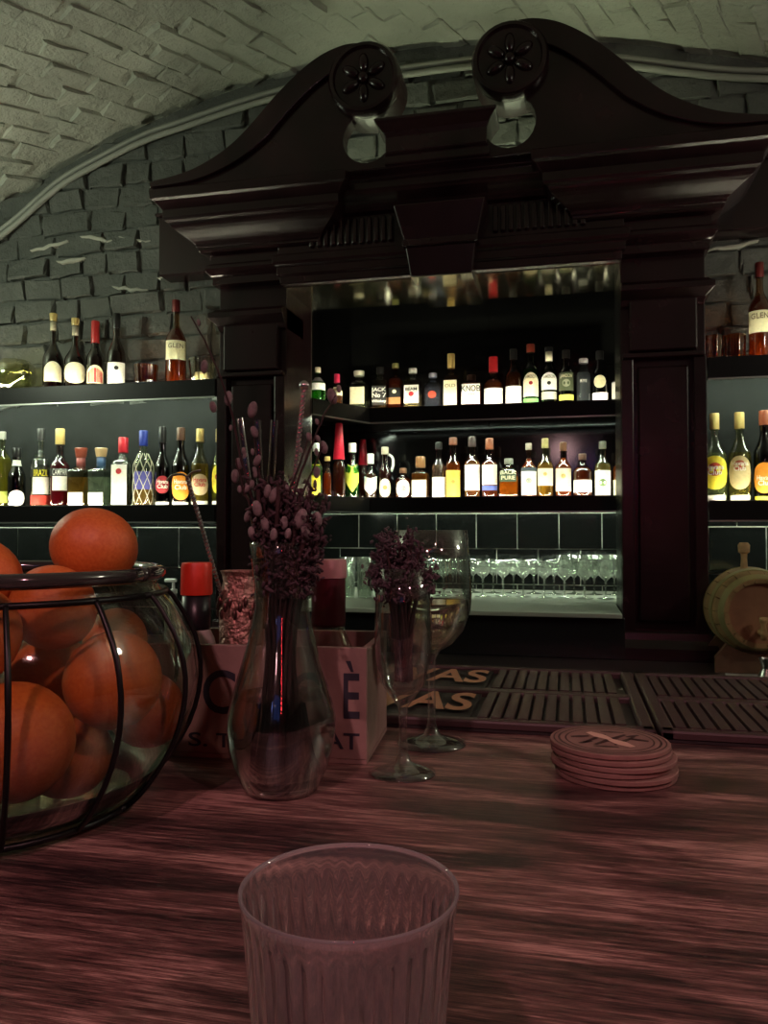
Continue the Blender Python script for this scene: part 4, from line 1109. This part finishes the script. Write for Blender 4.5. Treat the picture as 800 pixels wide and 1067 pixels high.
# ------------------------------------------------------------------ foreground tumbler with inner flutes
tx, ty = -.083, .300
n_ = 216
prof_o = [(.0325, 0, 0), (.0338, .0015, 0), (.0345, .004, 1), (.0375, .045, 1), (.0408, .080, 1), (.0416, .0872, 0), (.0423, .0893, 0), (.0424, .0901, 0), (.0419, .0907, 0), (.0411, .0903, 0)]
inn = [(.0407, .0890, 0), (.0398, .082, 0), (.0388, .076, 1), (.0366, .046, 1), (.0335, .014, 1), (.031, .0115, 0), (.012, .011, 0)]
m = MB(); v = []; f = []; mi = []
P = [(r_, z_, fl * .016) for r_, z_, fl in prof_o] + [(r_, z_, fl * .052) for r_, z_, fl in inn]
for r_, z_, fl in P:
    for i in range(n_):
        a = 2 * PI * i / n_
        k = 1 - fl * (.5 + .5 * math.cos(36 * a))
        v.append((r_ * k * math.cos(a), r_ * k * math.sin(a), z_))
for j in range(len(P) - 1):
    for i in range(n_):
        i2 = (i + 1) % n_
        f.append((j * n_ + i, j * n_ + i2, (j + 1) * n_ + i2, (j + 1) * n_ + i)); mi.append(1 if 5 <= j <= 9 else 0)
f.append(tuple(reversed(range(n_)))); f.append(tuple(range((len(P) - 1) * n_, len(P) * n_))); mi += [0, 0]
m.add(v, f); m.m = mi
o = m.build('fluted_tumbler', [hazy_glass('worn_glass', (.98, .98, .97), .065), hazy_glass('bright_rim_glass', (.98, .98, .97), .20)], smooth=True, loc=(tx, ty, ZT + .0005), sharp=60)  # rim gets more diffuse white, standing in for its highlight
tag(o, 'empty clear tumbler with vertical flutes, nearest on the counter', 'glass')

# ------------------------------------------------------------------ wooden crate with bottles
CRL = plain('crate_pine', (.31, .21, .175), .65, noise=.12, nscale=30, bump=.1, bscale=60)
cr_x1, cr_y0, cr_h = -.192, .757, .113
CRW, CRD = .225, .135
crate = thing('wooden_crate', 'small pale wooden crate with dark stencilled lettering holding bottles', 'crate', (cr_x1, cr_y0, ZT + .0005), R(4.5))
front = MB().box(-CRW, 0, 0, .007, .004, cr_h).build('front_board', CRL, crate, bevel=.0012)
MB().box(-CRW, 0, CRD - .007, CRD, .004, cr_h).build('back_board', CRL, crate, bevel=.0012)
MB().box(-.008, 0, .0072, CRD - .0072, .004, cr_h - .002).build('side_board', CRL, crate, bevel=.0012)
MB().box(-CRW, -CRW + .008, .0072, CRD - .0072, .004, cr_h - .002).build('side_board', CRL, crate, bevel=.0012)
MB().box(-CRW, 0, 0, CRD, 0, .004).build('bottom_board', CRL, crate)
M_STEN = plain('stencil_ink', (.020, .022, .035), .6)
def stencil(s, cx_, cz_, wd, ht):
    v, f = text_geo(s, .05, .0006)
    xs = [q[0] for q in v]; ys = [q[1] for q in v]
    xm, ym = (max(xs) + min(xs)) / 2, (max(ys) + min(ys)) / 2
    v = [((q[0] - xm) * wd / (max(xs) - min(xs)) + cx_, -.0006, (q[1] - ym) * ht / (max(ys) - min(ys)) + cz_) for q in v]
    MB().add(v, f).build('stencil_letter', M_STEN, front)
stencil('C', -.150, .066, .034, .044); stencil('O', -.058, .066, .036, .044); stencil('\u00c8', -.015, .072, .016, .056)
stencil('S.', -.172, .018, .020, .014); stencil('T', -.145, .018, .016, .014); stencil('SAT', -.030, .022, .046, .016)
def crate_pt(x, y, z=.0045):
    c_, s_ = math.cos(R(4.5)), math.sin(R(4.5))
    return (cr_x1 + x * c_ - y * s_, cr_y0 + x * s_ + y * c_, ZT + .0005 + z)
# bottle with red cap and dark neck wrap
t = thing('bitters_bottle', 'small bottle with bright red cap and dark neck in the crate', 'bottle', crate_pt(-.192, .044))
gb = MB().lathe([(.018, 0), (.021, .003), (.021, .095), (.018, .108), (.0135, .116), (.0135, .17)], 24).build('glass_body', thin_glass((.45, .25, .18)), t, smooth=True)
MB().lathe([(.0215, .045), (.0215, .097), (.0192, .108), (.0145, .118)], 24, cap0=False, cap1=False).build('paper_wrap', plain('white_wrap', (.62, .56, .52), .7), t, smooth=True)
MB().lathe([(.0142, .118), (.0150, .121), (.0150, .158)], 24).build('dark_neck', plain('dark_neck', (.012, .010, .014), .35), t, smooth=True)
MB().lathe([(.0162, .155), (.0166, .158), (.0160, .186), (.0150, .189)], 28, wob=lambda a, r, z: 1 + .015 * math.cos(28 * a)).build('red_cap', plain('red_cap', (.75, .045, .02), .4), t, smooth=True, sharp=50)
# bottle with pale pink cap and maroon sleeve
t = thing('syrup_bottle', 'bottle with pale pink cap and deep maroon sleeve in the crate', 'bottle', crate_pt(-.052, .062))
MB().lathe([(.022, 0), (.026, .004), (.027, .085), (.025, .10), (.0172, .118), (.0172, .135)], 24).build('glass_body', thin_glass((.9, .8, .76)), t, smooth=True)
MB().lathe([(.0178, .122), (.0182, .126), (.0182, .172), (.0175, .176)], 24).build('maroon_sleeve', plain('maroon_sleeve', (.10, .010, .022), .35), t, smooth=True)
MB().lathe([(.0192, .173), (.0196, .176), (.0192, .190), (.0182, .1925)], 28).build('pink_cap', plain('pink_cap', (.62, .36, .36), .45), t, smooth=True, sharp=50)
# engraved metal cup with a twisted bar spoon
t = thing('metal_cup', 'engraved copper-silver cup with leaf relief standing in the crate', 'cup', crate_pt(-.161, .0985))
M_CUP = plain('engraved_copper', (.50, .28, .24), .28, .9, bump=.7, bscale=160)
MB().lathe([(.018, 0), (.020, .002), (.024, .10), (.0245, .135), (.0225, .155), (.0200, .166), (.0215, .174), (.0235, .178), (.0225, .178), (.0190, .166), (.0215, .150), (.022, .06), (.016, .006)], 32).build('cup_body', M_CUP, t, smooth=True, sharp=60)
m = MB()
rr_ = random.Random(5)
for i in range(26):
    a = 2 * PI * i / 26; z_ = .138 + .008 * math.sin(i * 2.1)
    m.ball((.0248 * math.cos(a), .0248 * math.sin(a), z_), .0048, .6, .6, 1.3, 6, 5)
m.build('leaf_relief', plain('cup_relief', (.20, .10, .09), .3, .9), t, smooth=True)
def twisted(p0, p1, r0, name, label, turns, ends=None, mat=None, cat='spoon'):
    t_ = thing(name, label, cat, p0)
    p0, p1 = Vector(p0), Vector(p1)
    ax = p1 - p0; k = int(turns * 10); u_ = ax.normalized(); a_ = u_.cross(Vector((0, 1, 0))).normalized(); b_ = u_.cross(a_)
    v = []; f = []
    for i in range(k + 1):
        c = ax * (i / k); g = 2 * PI * turns * i / k
        for j in range(8):
            h = 2 * PI * j / 8
            rx = r0 * (1.0 if j % 2 == 0 else .58)
            v.append(c + (a_ * math.cos(h + g * .5) + b_ * math.sin(h + g * .5)) * rx)
    for i in range(k):
        for j in range(8):
            j2 = (j + 1) % 8
            f.append((i * 8 + j, i * 8 + j2, i * 8 + 8 + j2, i * 8 + 8 + j))
    f += [tuple(reversed(range(8))), tuple(range(k * 8, k * 8 + 8))]
    MB().add(v, f).build('twisted_shaft', mat, t_, smooth=False)
    if ends == 'ball': MB().ball(ax, r0 * 2.0, n=10, m=8).build('ball_end', mat, t_, smooth=True)
    if ends == 'fork':
        MB().tube(catmull([ax, ax + Vector((-.006, 0, .003)), ax + Vector((-.018, 0, .002)), ax + Vector((-.024, 0, -.004))], 4), r0 * .55, 6).build('fork_tine', mat, t_, smooth=True)
        MB().tube(catmull([ax, ax + Vector((.006, 0, .005)), ax + Vector((.016, 0, .007))], 4), r0 * .5, 6).build('fork_tine', mat, t_, smooth=True)
M_SILV = plain('silver', (.62, .56, .56), .22, 1)
cupc = Vector(crate_pt(-.161, .0985))
p1 = at(195, 497, .80)
twisted(cupc + Vector((.006, .004, .05)), p1, .0026, 'bar_spoon', 'twisted silver bar spoon leaning out of the engraved cup', 26, 'fork', M_SILV)

# ------------------------------------------------------------------ decanter vase with willow twigs and straws
vx, vy = -.247, .668
vase = thing('decanter_vase', 'clear glass decanter of water holding dark twigs', 'vase', (vx, vy, ZT + .0005))
prof = [(.0290, 0), (.0325, .0015), (.0345, .006), (.0415, .022), (.0465, .040), (.0482, .055), (.0470, .068), (.0405, .092), (.0330, .118), (.0262, .145), (.0238, .160), (.0243, .180), (.0268, .200), (.0285, .2165)]
tk = .0016
inner = [(max(.001, r_ - tk), z_) for r_, z_ in reversed(prof[2:])]
inner[-1] = (.031, .0085)
MB().lathe(prof + [(.0280, .2172)] + inner[:] , 48).build('glass_wall', M_GLASS, vase, smooth=True, sharp=70)
MB().lathe([(.0285, .0005), (.0300, .0015), (.0335, .0068), (.030, .0080)], 40).build('glass_foot', real_glass('foot_glass', (.95, .96, .95)), vase, smooth=True)
wl = .083
wprof = [(.0300, .0088)] + [(r_ - tk - .0002, z_) for r_, z_ in prof[3:7]] + [(.0420 - tk, wl)]
MB().lathe(wprof, 48).build('water', real_glass('water', (.93, .90, .88), 1.33), vase, smooth=True, sharp=60)
M_TWIG = plain('dark_twig', (.040, .022, .022), .8, spec=.2, noise=.3, nscale=80)
M_CATK = plain('willow_catkin', (.19, .16, .155), .9, noise=.3, nscale=200)
M_FLOR = plain('dried_floret', (.050, .028, .034), .85, noise=.4, nscale=150)
VS = Vector((vx, vy, ZT))
rt = random.Random(11)
def twig(px_pts, Y, label, catk, r0=.0016):
    """willow twig rising from the vase through points seen in the photo, at depth Y"""
    tops = [at(x, y, yy) for (x, y), yy in zip(px_pts, Y)]
    b0 = VS + Vector((rt.uniform(-.014, .014), rt.uniform(-.012, .012), .014))
    nk = VS + Vector((max(-.017, min(.017, (tops[0].x - vx) * .35)), rt.uniform(-.012, .012), .165))
    path = catmull([b0, b0 * .5 + nk * .5, nk] + tops, 5)
    path = [path[0]] + [p + Vector((rt.uniform(-1, 1), rt.uniform(-1, 1), 0)) * .0008 for p in path[1:]]
    n2 = len(path)
    t_ = thing('willow_twig', label, 'twig', tuple(b0), 0, 'willow twigs in the decanter')
    MB().tube([p - b0 for p in path], [r0 * (1.15 - .75 * i / n2) for i in range(n2)], 6).build('stem', M_TWIG, t_, smooth=True)
    for (cx2, cy2, yy, s_) in catk:
        c = at(cx2, cy2, yy) - b0
        MB().ball(c, s_, .75, .75, 1.25, 8, 6, rot=Matrix.Rotation(rt.uniform(-.5, .5), 3, 'Y')).build('catkin', M_CATK, t_, smooth=True)
def auto_catk(px_pts, Y, n2, s_=.0042):
    out = []
    for _ in range(n2):
        i = rt.randrange(max(1, len(px_pts) - 1)); u_ = rt.random()
        (x0, y0), (x1, y1) = px_pts[i], px_pts[min(i + 1, len(px_pts) - 1)]
        out.append((x0 + (x1 - x0) * u_ + rt.choice((-4, 4)), y0 + (y1 - y0) * u_, Y[i] + (Y[min(i + 1, len(Y) - 1)] - Y[i]) * u_, s_ * rt.uniform(.8, 1.15)))
    return out
tw = [
 ([(268, 540), (252, 480), (240, 425), (222, 375), (200, 330)], 'longest twig, leaning far left across the left column', [(238, 415, .66, .0055), (222, 424, .66, .0045), (213, 382, .66, .005)]),
 ([(276, 535), (268, 480), (264, 430)], 'upright twig ending in a fat pale catkin left of the glass straw', [(263, 427, .66, .0062), (265, 450, .66, .0045), (268, 480, .66, .0045)]),
 ([(264, 540), (252, 505), (246, 478)], 'short twig leaning left with pale catkins near the rim', [(245, 496, .67, .0052), (249, 483, .67, .0045), (256, 510, .67, .005)]),
 ([(302, 535), (318, 480), (334, 440), (350, 412)], 'twig leaning right with a rosy catkin at its tip', [(346, 413, .68, .0062), (353, 405, .68, .003)]),
 ([(305, 540), (322, 500), (336, 465)], 'dark twig leaning right toward the lower niche bottles', [(337, 466, .68, .005), (330, 492, .68, .0045)]),
 ([(296, 530), (310, 490), (322, 455)], 'thin bare twig between the silver stirrer and the right twigs', [(322, 455, .67, .0035)]),
 ([(290, 540), (286, 515)], 'short upright twig with cream catkins in the middle of the bunch', [(286, 516, .65, .0062), (279, 512, .65, .005), (296, 545, .65, .005)]),
 ([(310, 545), (323, 538)], 'stubby twig with a big grey catkin over the right rim', [(313, 541, .65, .0078), (331, 541, .66, .0055), (318, 553, .65, .005)]),
 ([(275, 548), (262, 532)], 'stubby twig with grey catkins over the left rim', [(268, 530, .65, .006), (258, 538, .66, .0045), (262, 555, .65, .0045)]),
 ([(285, 555), (284, 540)], 'stub of twig with one pale catkin facing the camera', [(285, 557, .64, .0045), (276, 546, .645, .005), (300, 556, .645, .004)]),
]
for k_, (pp, lab, ck) in enumerate(tw):
    dpt = [.665 + (i * .004 if k_ % 2 else -i * .004) for i in range(len(pp))]
    twig(pp, dpt, lab, ck + auto_catk(pp, dpt, len(pp), .0028))
# dried bloom mass at the decanter's mouth
def bloom_bunch(name, label, base, neck_z, spread, n_stem, n_flor, top_z, lean=(0, 0), mat=M_FLOR, sr=.0011, fr=(.0009, .0020), nr=.012, br_=.015):
    t_ = thing(name, label, 'dried flowers', tuple(base))
    ms, mf = MB(), MB()
    for i in range(n_stem):
        a = rt.uniform(0, 2 * PI); q = math.sqrt(rt.random())
        tip = Vector((lean[0] + spread * q * math.cos(a), lean[1] + spread * .7 * q * math.sin(a), top_z * rt.uniform(.78, 1.05) - .02 * q))
        nk = Vector((nr * q * math.cos(a), nr * q * math.sin(a), neck_z))
        b0 = Vector((br_ * rt.uniform(-1, 1), br_ * rt.uniform(-1, 1), .012)) * 1.0
        ms.tube(catmull([b0, nk, tip], 4), sr * rt.uniform(.8, 1.4), 5)
        for j in range(n_flor):
            u_ = rt.uniform(.25, 1.05)
            c = nk + (tip - nk) * u_ + Vector((rt.gauss(0, .0045), rt.gauss(0, .0045), rt.gauss(0, .004)))
            mf.ball(c, rt.uniform(*fr), 1, 1, rt.uniform(1.2, 2.8), 5, 4, rot=Matrix.Rotation(rt.uniform(-1.2, 1.2), 3, 'X') @ Matrix.Rotation(rt.uniform(-1.2, 1.2), 3, 'Y'))
    ms.build('stems', M_TWIG, t_, smooth=True)['kind'] = 'stuff'
    mf.build('florets', mat, t_, smooth=True)['kind'] = 'stuff'
bloom_bunch('dried_bouquet', 'dark dried flower heads crowding the decanter mouth', VS + Vector((0, 0, .0095)), .150, .036, 52, 42, .262, (.006, 0), sr=.0016, br_=.017, nr=.017)
# straws and stirrer in the decanter
p1 = at(317, 402, .675)
twisted(VS + Vector((-.010, 0, .08)), p1, .0024, 'twisted_stirrer', 'twisted silver stirrer rising from the decanter, ball at its tip', 34, 'ball', M_SILV, 'stirrer')
M_STRAW = thin_glass((.88, .80, .80), 'straw_glass', 1.3)
def straw(px0, py0, px1, py1, Y, label):
    a, b = at(px0, py0, Y), at(px1, py1, Y)
    d = b - a; t_ = a - d * (.06 / d.length)
    d2 = b - t_
    m = MB()
    m.tube([(0, 0, 0), d2], .0033, 12, caps=False)
    m.tube([(0, 0, 0), d2], .0026, 12, caps=False)
    o = m.build('glass_straw', M_STRAW, smooth=True, loc=t_)
    tag(o, label, 'straw', 'glass straws in the decanter')
straw(281, 520, 286, 438, .66, 'clear straight straw right of the upright twig')
straw(272, 525, 268, 438, .672, 'clear straight straw behind the upright twig')
straw(262, 525, 250, 436, .678, 'clear straight straw nearest the left column')

# ------------------------------------------------------------------ flute with lavender and wine glass
fx, fy = -.152, .738
fl = thing('champagne_flute', 'stemmed tulip glass stuffed with dried lavender', 'glass', (fx, fy, ZT + .0005))
tp_ = [(.0305, 0), (.031, .0012), (.022, .004), (.008, .010), (.0042, .020), (.0036, .045), (.0045, .062), (.012, .072)]
bw = [(.0205, .084), (.0255, .105), (.0272, .130), (.0262, .160), (.0235, .192)]
MB().lathe([(r_, z_) for r_, z_ in tp_ + bw] + [(.0228, .1922)] + [(r_ - .0011, z_) for r_, z_ in reversed(bw)] + [(.010, .075), (.001, .073)], 40, cap1=False).build('glass_body', M_GLASS, fl, smooth=True)
bloom_bunch('lavender_bunch', 'bunch of dusty purple dried lavender in the tulip glass', (fx, fy, ZT + .0745), .085, .032, 34, 60, .155, (-.002, 0), plain('lavender', (.070, .046, .056), .85, noise=.4, nscale=150), nr=.014, br_=.008, fr=(.0008, .0017))
wx, wy = -.143, .846
wg = thing('wine_glass', 'large wine glass with pale wine behind the lavender glass', 'glass', (wx, wy, ZT + .0005))
wp = [(.0365, 0), (.037, .0012), (.026, .004), (.009, .010), (.0045, .022), (.0038, .060), (.0042, .090), (.009, .099), (.022, .107), (.034, .121), (.0415, .142), (.0432, .160), (.0415, .195), (.0380, .228)]
MB().lathe(wp + [(.0374, .2282)] + [(r_ - .0011, z_) for r_, z_ in reversed(wp[8:])] + [(.008, .1015), (.001, .1005)], 48, cap1=False).build('glass_body', M_GLASS, wg, smooth=True)
MB().lathe([(.002, .1012), (.010, .1030), (.0205, .1085), (.0325, .122), (.0400, .1425), (.0416, .152)], 48).build('wine', real_glass('wine_liquid', (.98, .95, .84), 1.34), wg, smooth=True, sharp=60)

# ------------------------------------------------------------------ jar of oranges
jx, jy, jR = -.467, .573, .168
jar = thing('orange_jar', 'big rounded glass jar in a black wire cage full of oranges', 'jar', (jx, jy, ZT + .0005))
jp = [(.092, 0), (.112, .004), (.135, .022), (.158, .058), (.168, .098), (.163, .135), (.147, .165), (.134, .180), (.131, .188)]
MB().lathe(jp + [(.131 - .003, .188)] + [(r_ - .003, max(z_, .006)) for r_, z_ in reversed(jp[:-1])], 72).build('glass_wall', thin_glass((.93, .94, .88), 'jar_glass', .7), jar, smooth=True, sharp=75)
M_RIM = plain('rim_dark_glass', (.03, .03, .028), .08, coat=1)
for z_, r_, rr in ((.192, .134, .006), (.176, .1395, .0026)):
    v = [(r_ * math.cos(2 * PI * i / 72), r_ * math.sin(2 * PI * i / 72), z_) for i in range(73)]
    MB().tube(v, rr, 10).build('rim_ring', M_RIM if rr > .004 else M_BLACKM, jar, smooth=True)
v = [(.120 * math.cos(2 * PI * i / 72), .120 * math.sin(2 * PI * i / 72), .006) for i in range(73)]
MB().tube(v, .0026, 8).build('base_ring', M_BLACKM, jar, smooth=True)
MB().lathe([(.113, .009), (.128, .0205), (.142, .034), (.141, .034), (.1265, .0215), (.1115, .0105), (.113, .009)], 60, cap0=False, cap1=False).build('shade_dish', M_BLACKM, jar, smooth=True)  # black band put in for the shade at the jar's bottom
dir0 = math.atan2(-jy, -jx)
for i in range(14):
    a = dir0 + R(3.5) + i * 2 * PI / 14
    pts = [Vector(((r_ + .0022) * math.cos(a), (r_ + .0022) * math.sin(a), z_)) for r_, z_ in [(.119, .006), (.135, .022), (.158, .058), (.168, .098), (.163, .135), (.147, .165), (.1385, .176)]]
    MB().tube(catmull(pts, 3), .0022, 6).build('cage_wire', M_BLACKM, jar, smooth=True)
def orange_mat():
    m, nt, b = new_mat('orange_peel')
    N = nt.nodes.new; L = nt.links.new
    tc = N('ShaderNodeTexCoord')
    n1 = N('ShaderNodeTexNoise'); n1.inputs['Scale'].default_value = 14; n1.inputs['Detail'].default_value = 3
    L(tc.outputs['Object'], n1.inputs['Vector'])
    rp = N('ShaderNodeValToRGB'); e = rp.color_ramp.elements
    e[0].position = .3; e[0].color = (.56, .125, .022, 1); e[1].position = .7; e[1].color = (.66, .19, .042, 1)
    L(n1.outputs['Fac'], rp.inputs['Fac']); L(rp.outputs['Color'], b.inputs['Base Color'])
    vo = N('ShaderNodeTexVoronoi'); vo.inputs['Scale'].default_value = 480
    L(tc.outputs['Object'], vo.inputs['Vector'])
    bp = N('ShaderNodeBump'); bp.inputs['Strength'].default_value = .18; bp.inputs['Distance'].default_value = .001
    L(vo.outputs['Distance'], bp.inputs['Height']); L(bp.outputs['Normal'], b.inputs['Normal'])
    b.inputs['Roughness'].default_value = .42
    b.inputs['Subsurface Weight'].default_value = .08
    b.inputs['Subsurface Radius'].default_value = (.01, .003, .001)
    return m
M_OR = orange_mat()
M_STEM = plain('orange_stem', (.10, .09, .03), .8)
om = []
for k_ in range(3):
    rr_ = random.Random(k_); ph = rr_.uniform(0, 6)
    pr = []
    K = 18
    for j in range(1, K):
        b_ = PI * j / K
        r_ = math.sin(b_); z_ = -math.cos(b_) * .93
        if b_ > PI * .88: z_ -= .05 * ((b_ - PI * .88) / (PI * .12)) ** 2
        pr.append((r_, z_))
    om.append(MB().lathe(pr, 28, wob=lambda a, r, z: 1 + .012 * math.cos(2 * a + ph) + .008 * math.cos(3 * a + 2 * ph)).mesh('orange', M_OR, True))
sm = MB().lathe([(.10, .83), (.11, .87), (.07, .885), (.03, .90)], 8).mesh('stem_button', M_STEM, True)
def orange(p, r_, label, tilt=(0, 0), k_=0):
    t_ = thing('orange', label, 'orange', tuple(p), 0, 'oranges in the jar')
    t_.rotation_euler = (tilt[0], tilt[1], rt.uniform(0, 6)); t_.scale = (r_, r_, r_)
    link_mesh('peel', om[k_ % 3], t_); link_mesh('stem_button', sm, t_)
def onray(px, py, D):
    p = (FW + RT * ((px - 400) / F) - UP * ((py - 533.5) / F)) * D
    return Vector((p.x, p.y, p.z + CZ))
orange((-0.3906, 0.6022, 1.3109), 0.0355, 'orange perched highest on the pile above the jar rim', (R(22), R(-12)))
orange((-0.3917, 0.5493, 1.2649), 0.0340, 'orange half sunk in the jar mouth, left of the highest one', (R(60), 0), 1)
orange((-0.4591, 0.5426, 1.2852), 0.0360, 'orange at the jar mouth cut off by the left edge of the photo', (R(80), R(20)), 2)
orange((-0.3838, 0.4931, 1.1759), 0.0430, 'large orange pressed to the front glass at the bottom left', (R(75), R(30)), 0)
orange((-0.4118, 0.4830, 1.2513), 0.0360, 'orange against the front glass just below the rim at far left', (R(100), R(30)), 1)
orange((-0.3474, 0.5629, 1.2082), 0.0380, 'orange behind the second cage wire in the middle of the jar', (R(65), R(-40)), 2)
orange((-0.3534, 0.6241, 1.1716), 0.0330, 'orange against the right-hand wall of the jar', (R(120), R(20)), 1)
orange((-0.4330, 0.6010, 1.2046), 0.0340, 'orange deep inside the jar behind the front ones', (R(30), R(60)), 0)
orange((-0.4158, 0.6764, 1.2211), 0.0310, 'orange in the upper right of the jar near the back', (R(10), R(100)), 2)
orange((-0.4017, 0.5851, 1.1400), 0.0360, 'orange on the jar bottom behind the large front one', (R(140), R(10)), 1)
orange((-0.5134, 0.5622, 1.1922), 0.0370, 'orange on the hidden left side of the jar', (R(40), R(10)), 0)

# ------------------------------------------------------------------ lamps out of the frame; the globe is added as unseen fill
t = thing('fill_globe', 'added round rosy fill globe, unseen far behind the viewer', 'lamp', (-.05, -1.9, 2.25))
MB().tube([(0, 0, .10), (0, 0, VC[1] + math.sqrt(VR ** 2 - (-.05 - VC[0]) ** 2) - 2.25)], .004, 6).build('cord', M_BLACKM, t)
MB().lathe([(.03, .088), (.04, .10), (.035, .115)], 20).build('globe_collar', M_BLACKM, t, smooth=True)
MB().ball((0, 0, 0), .094, n=24, m=16).build('globe', emit('globe_rose', (1, .6, .55), 5.0), t, smooth=True)
M_SHADE = plain('lamp_shade', (.05, .045, .04), .5)
M_BULB = emit('bulb_pink', (1, .5, .42), 14)
M_BULBG = emit('bulb_warm', (.95, 1, .8), 10)
for i, (x, y, z) in enumerate(PENDANTS):
    t = thing('pendant_lamp', ('dark pendant lamp over the counter, left of the pair', 'dark pendant lamp over the counter, right of the pair')[i], 'lamp', (x, y, z))
    MB().lathe([(.02, .12), (.03, .11), (.13, .0), (.127, .0), (.028, .105)], 32, cap0=False, cap1=False).build('shade', M_SHADE, t, smooth=True)
    zt = VC[1] + math.sqrt(VR ** 2 - (x - VC[0]) ** 2) - z
    MB().tube([(0, 0, .11), (0, 0, zt)], .004, 6).build('cord', M_BLACKM, t)
    MB().lathe([(.008, .105), (.010, .10), (.012, .092), (.010, .088)], 16).build('bulb', M_BULB, t, smooth=True)
for i, (x, y, z) in enumerate(SCONCES):
    t = thing('wall_sconce', ('shell uplighter on the left wall', 'shell uplighter on the right wall')[i], 'lamp', (x, y, z))
    MB().lathe([(.02, 0), (.06, .02), (.11, .08), (.107, .08), (.055, .026)], 24, cap0=True).build('shade', M_SHADE, t, smooth=True)
    MB().ball((0, 0, .07), .03, n=12, m=8).build('bulb', M_BULBG, t, smooth=True)
    MB().box(min(0, (XL if i == 0 else XR) - x), max(0, (XL if i == 0 else XR) - x), -.012, .012, .005, .025).build('bracket', M_BLACKM, t)
o = MB().tube([(.42, -1.15, 1.55), (.42, -1.15, 1.95)], .010, 10).build('red_neon_tube', emit('neon_red', (1, .04, .06), 26), smooth=True)
tag(o, 'upright red neon tube behind the viewer', 'neon tube')
o = MB().tube([(-.30, -1.6, 1.62), (-.30, -1.6, 1.80)], .012, 10).build('blue_neon_tube', emit('neon_blue', (.25, .35, 1), 5), smooth=True)
tag(o, 'upright blue neon tube behind the viewer', 'neon tube')
t = struct(MB().box(-.15, .75, -2.6, -2.56, 1.60, 2.35).build('window_1', plain('window_frame', (.04, .04, .05), .5)), 'night-blue window in the far wall behind the viewer')
for i in range(2):
    MB().box(-.10 + i * .41, .29 + i * .41, -2.565, -2.55, 1.66, 2.29).build('pane', emit('dusk_pane', (.10, .16, .60), .30), t)
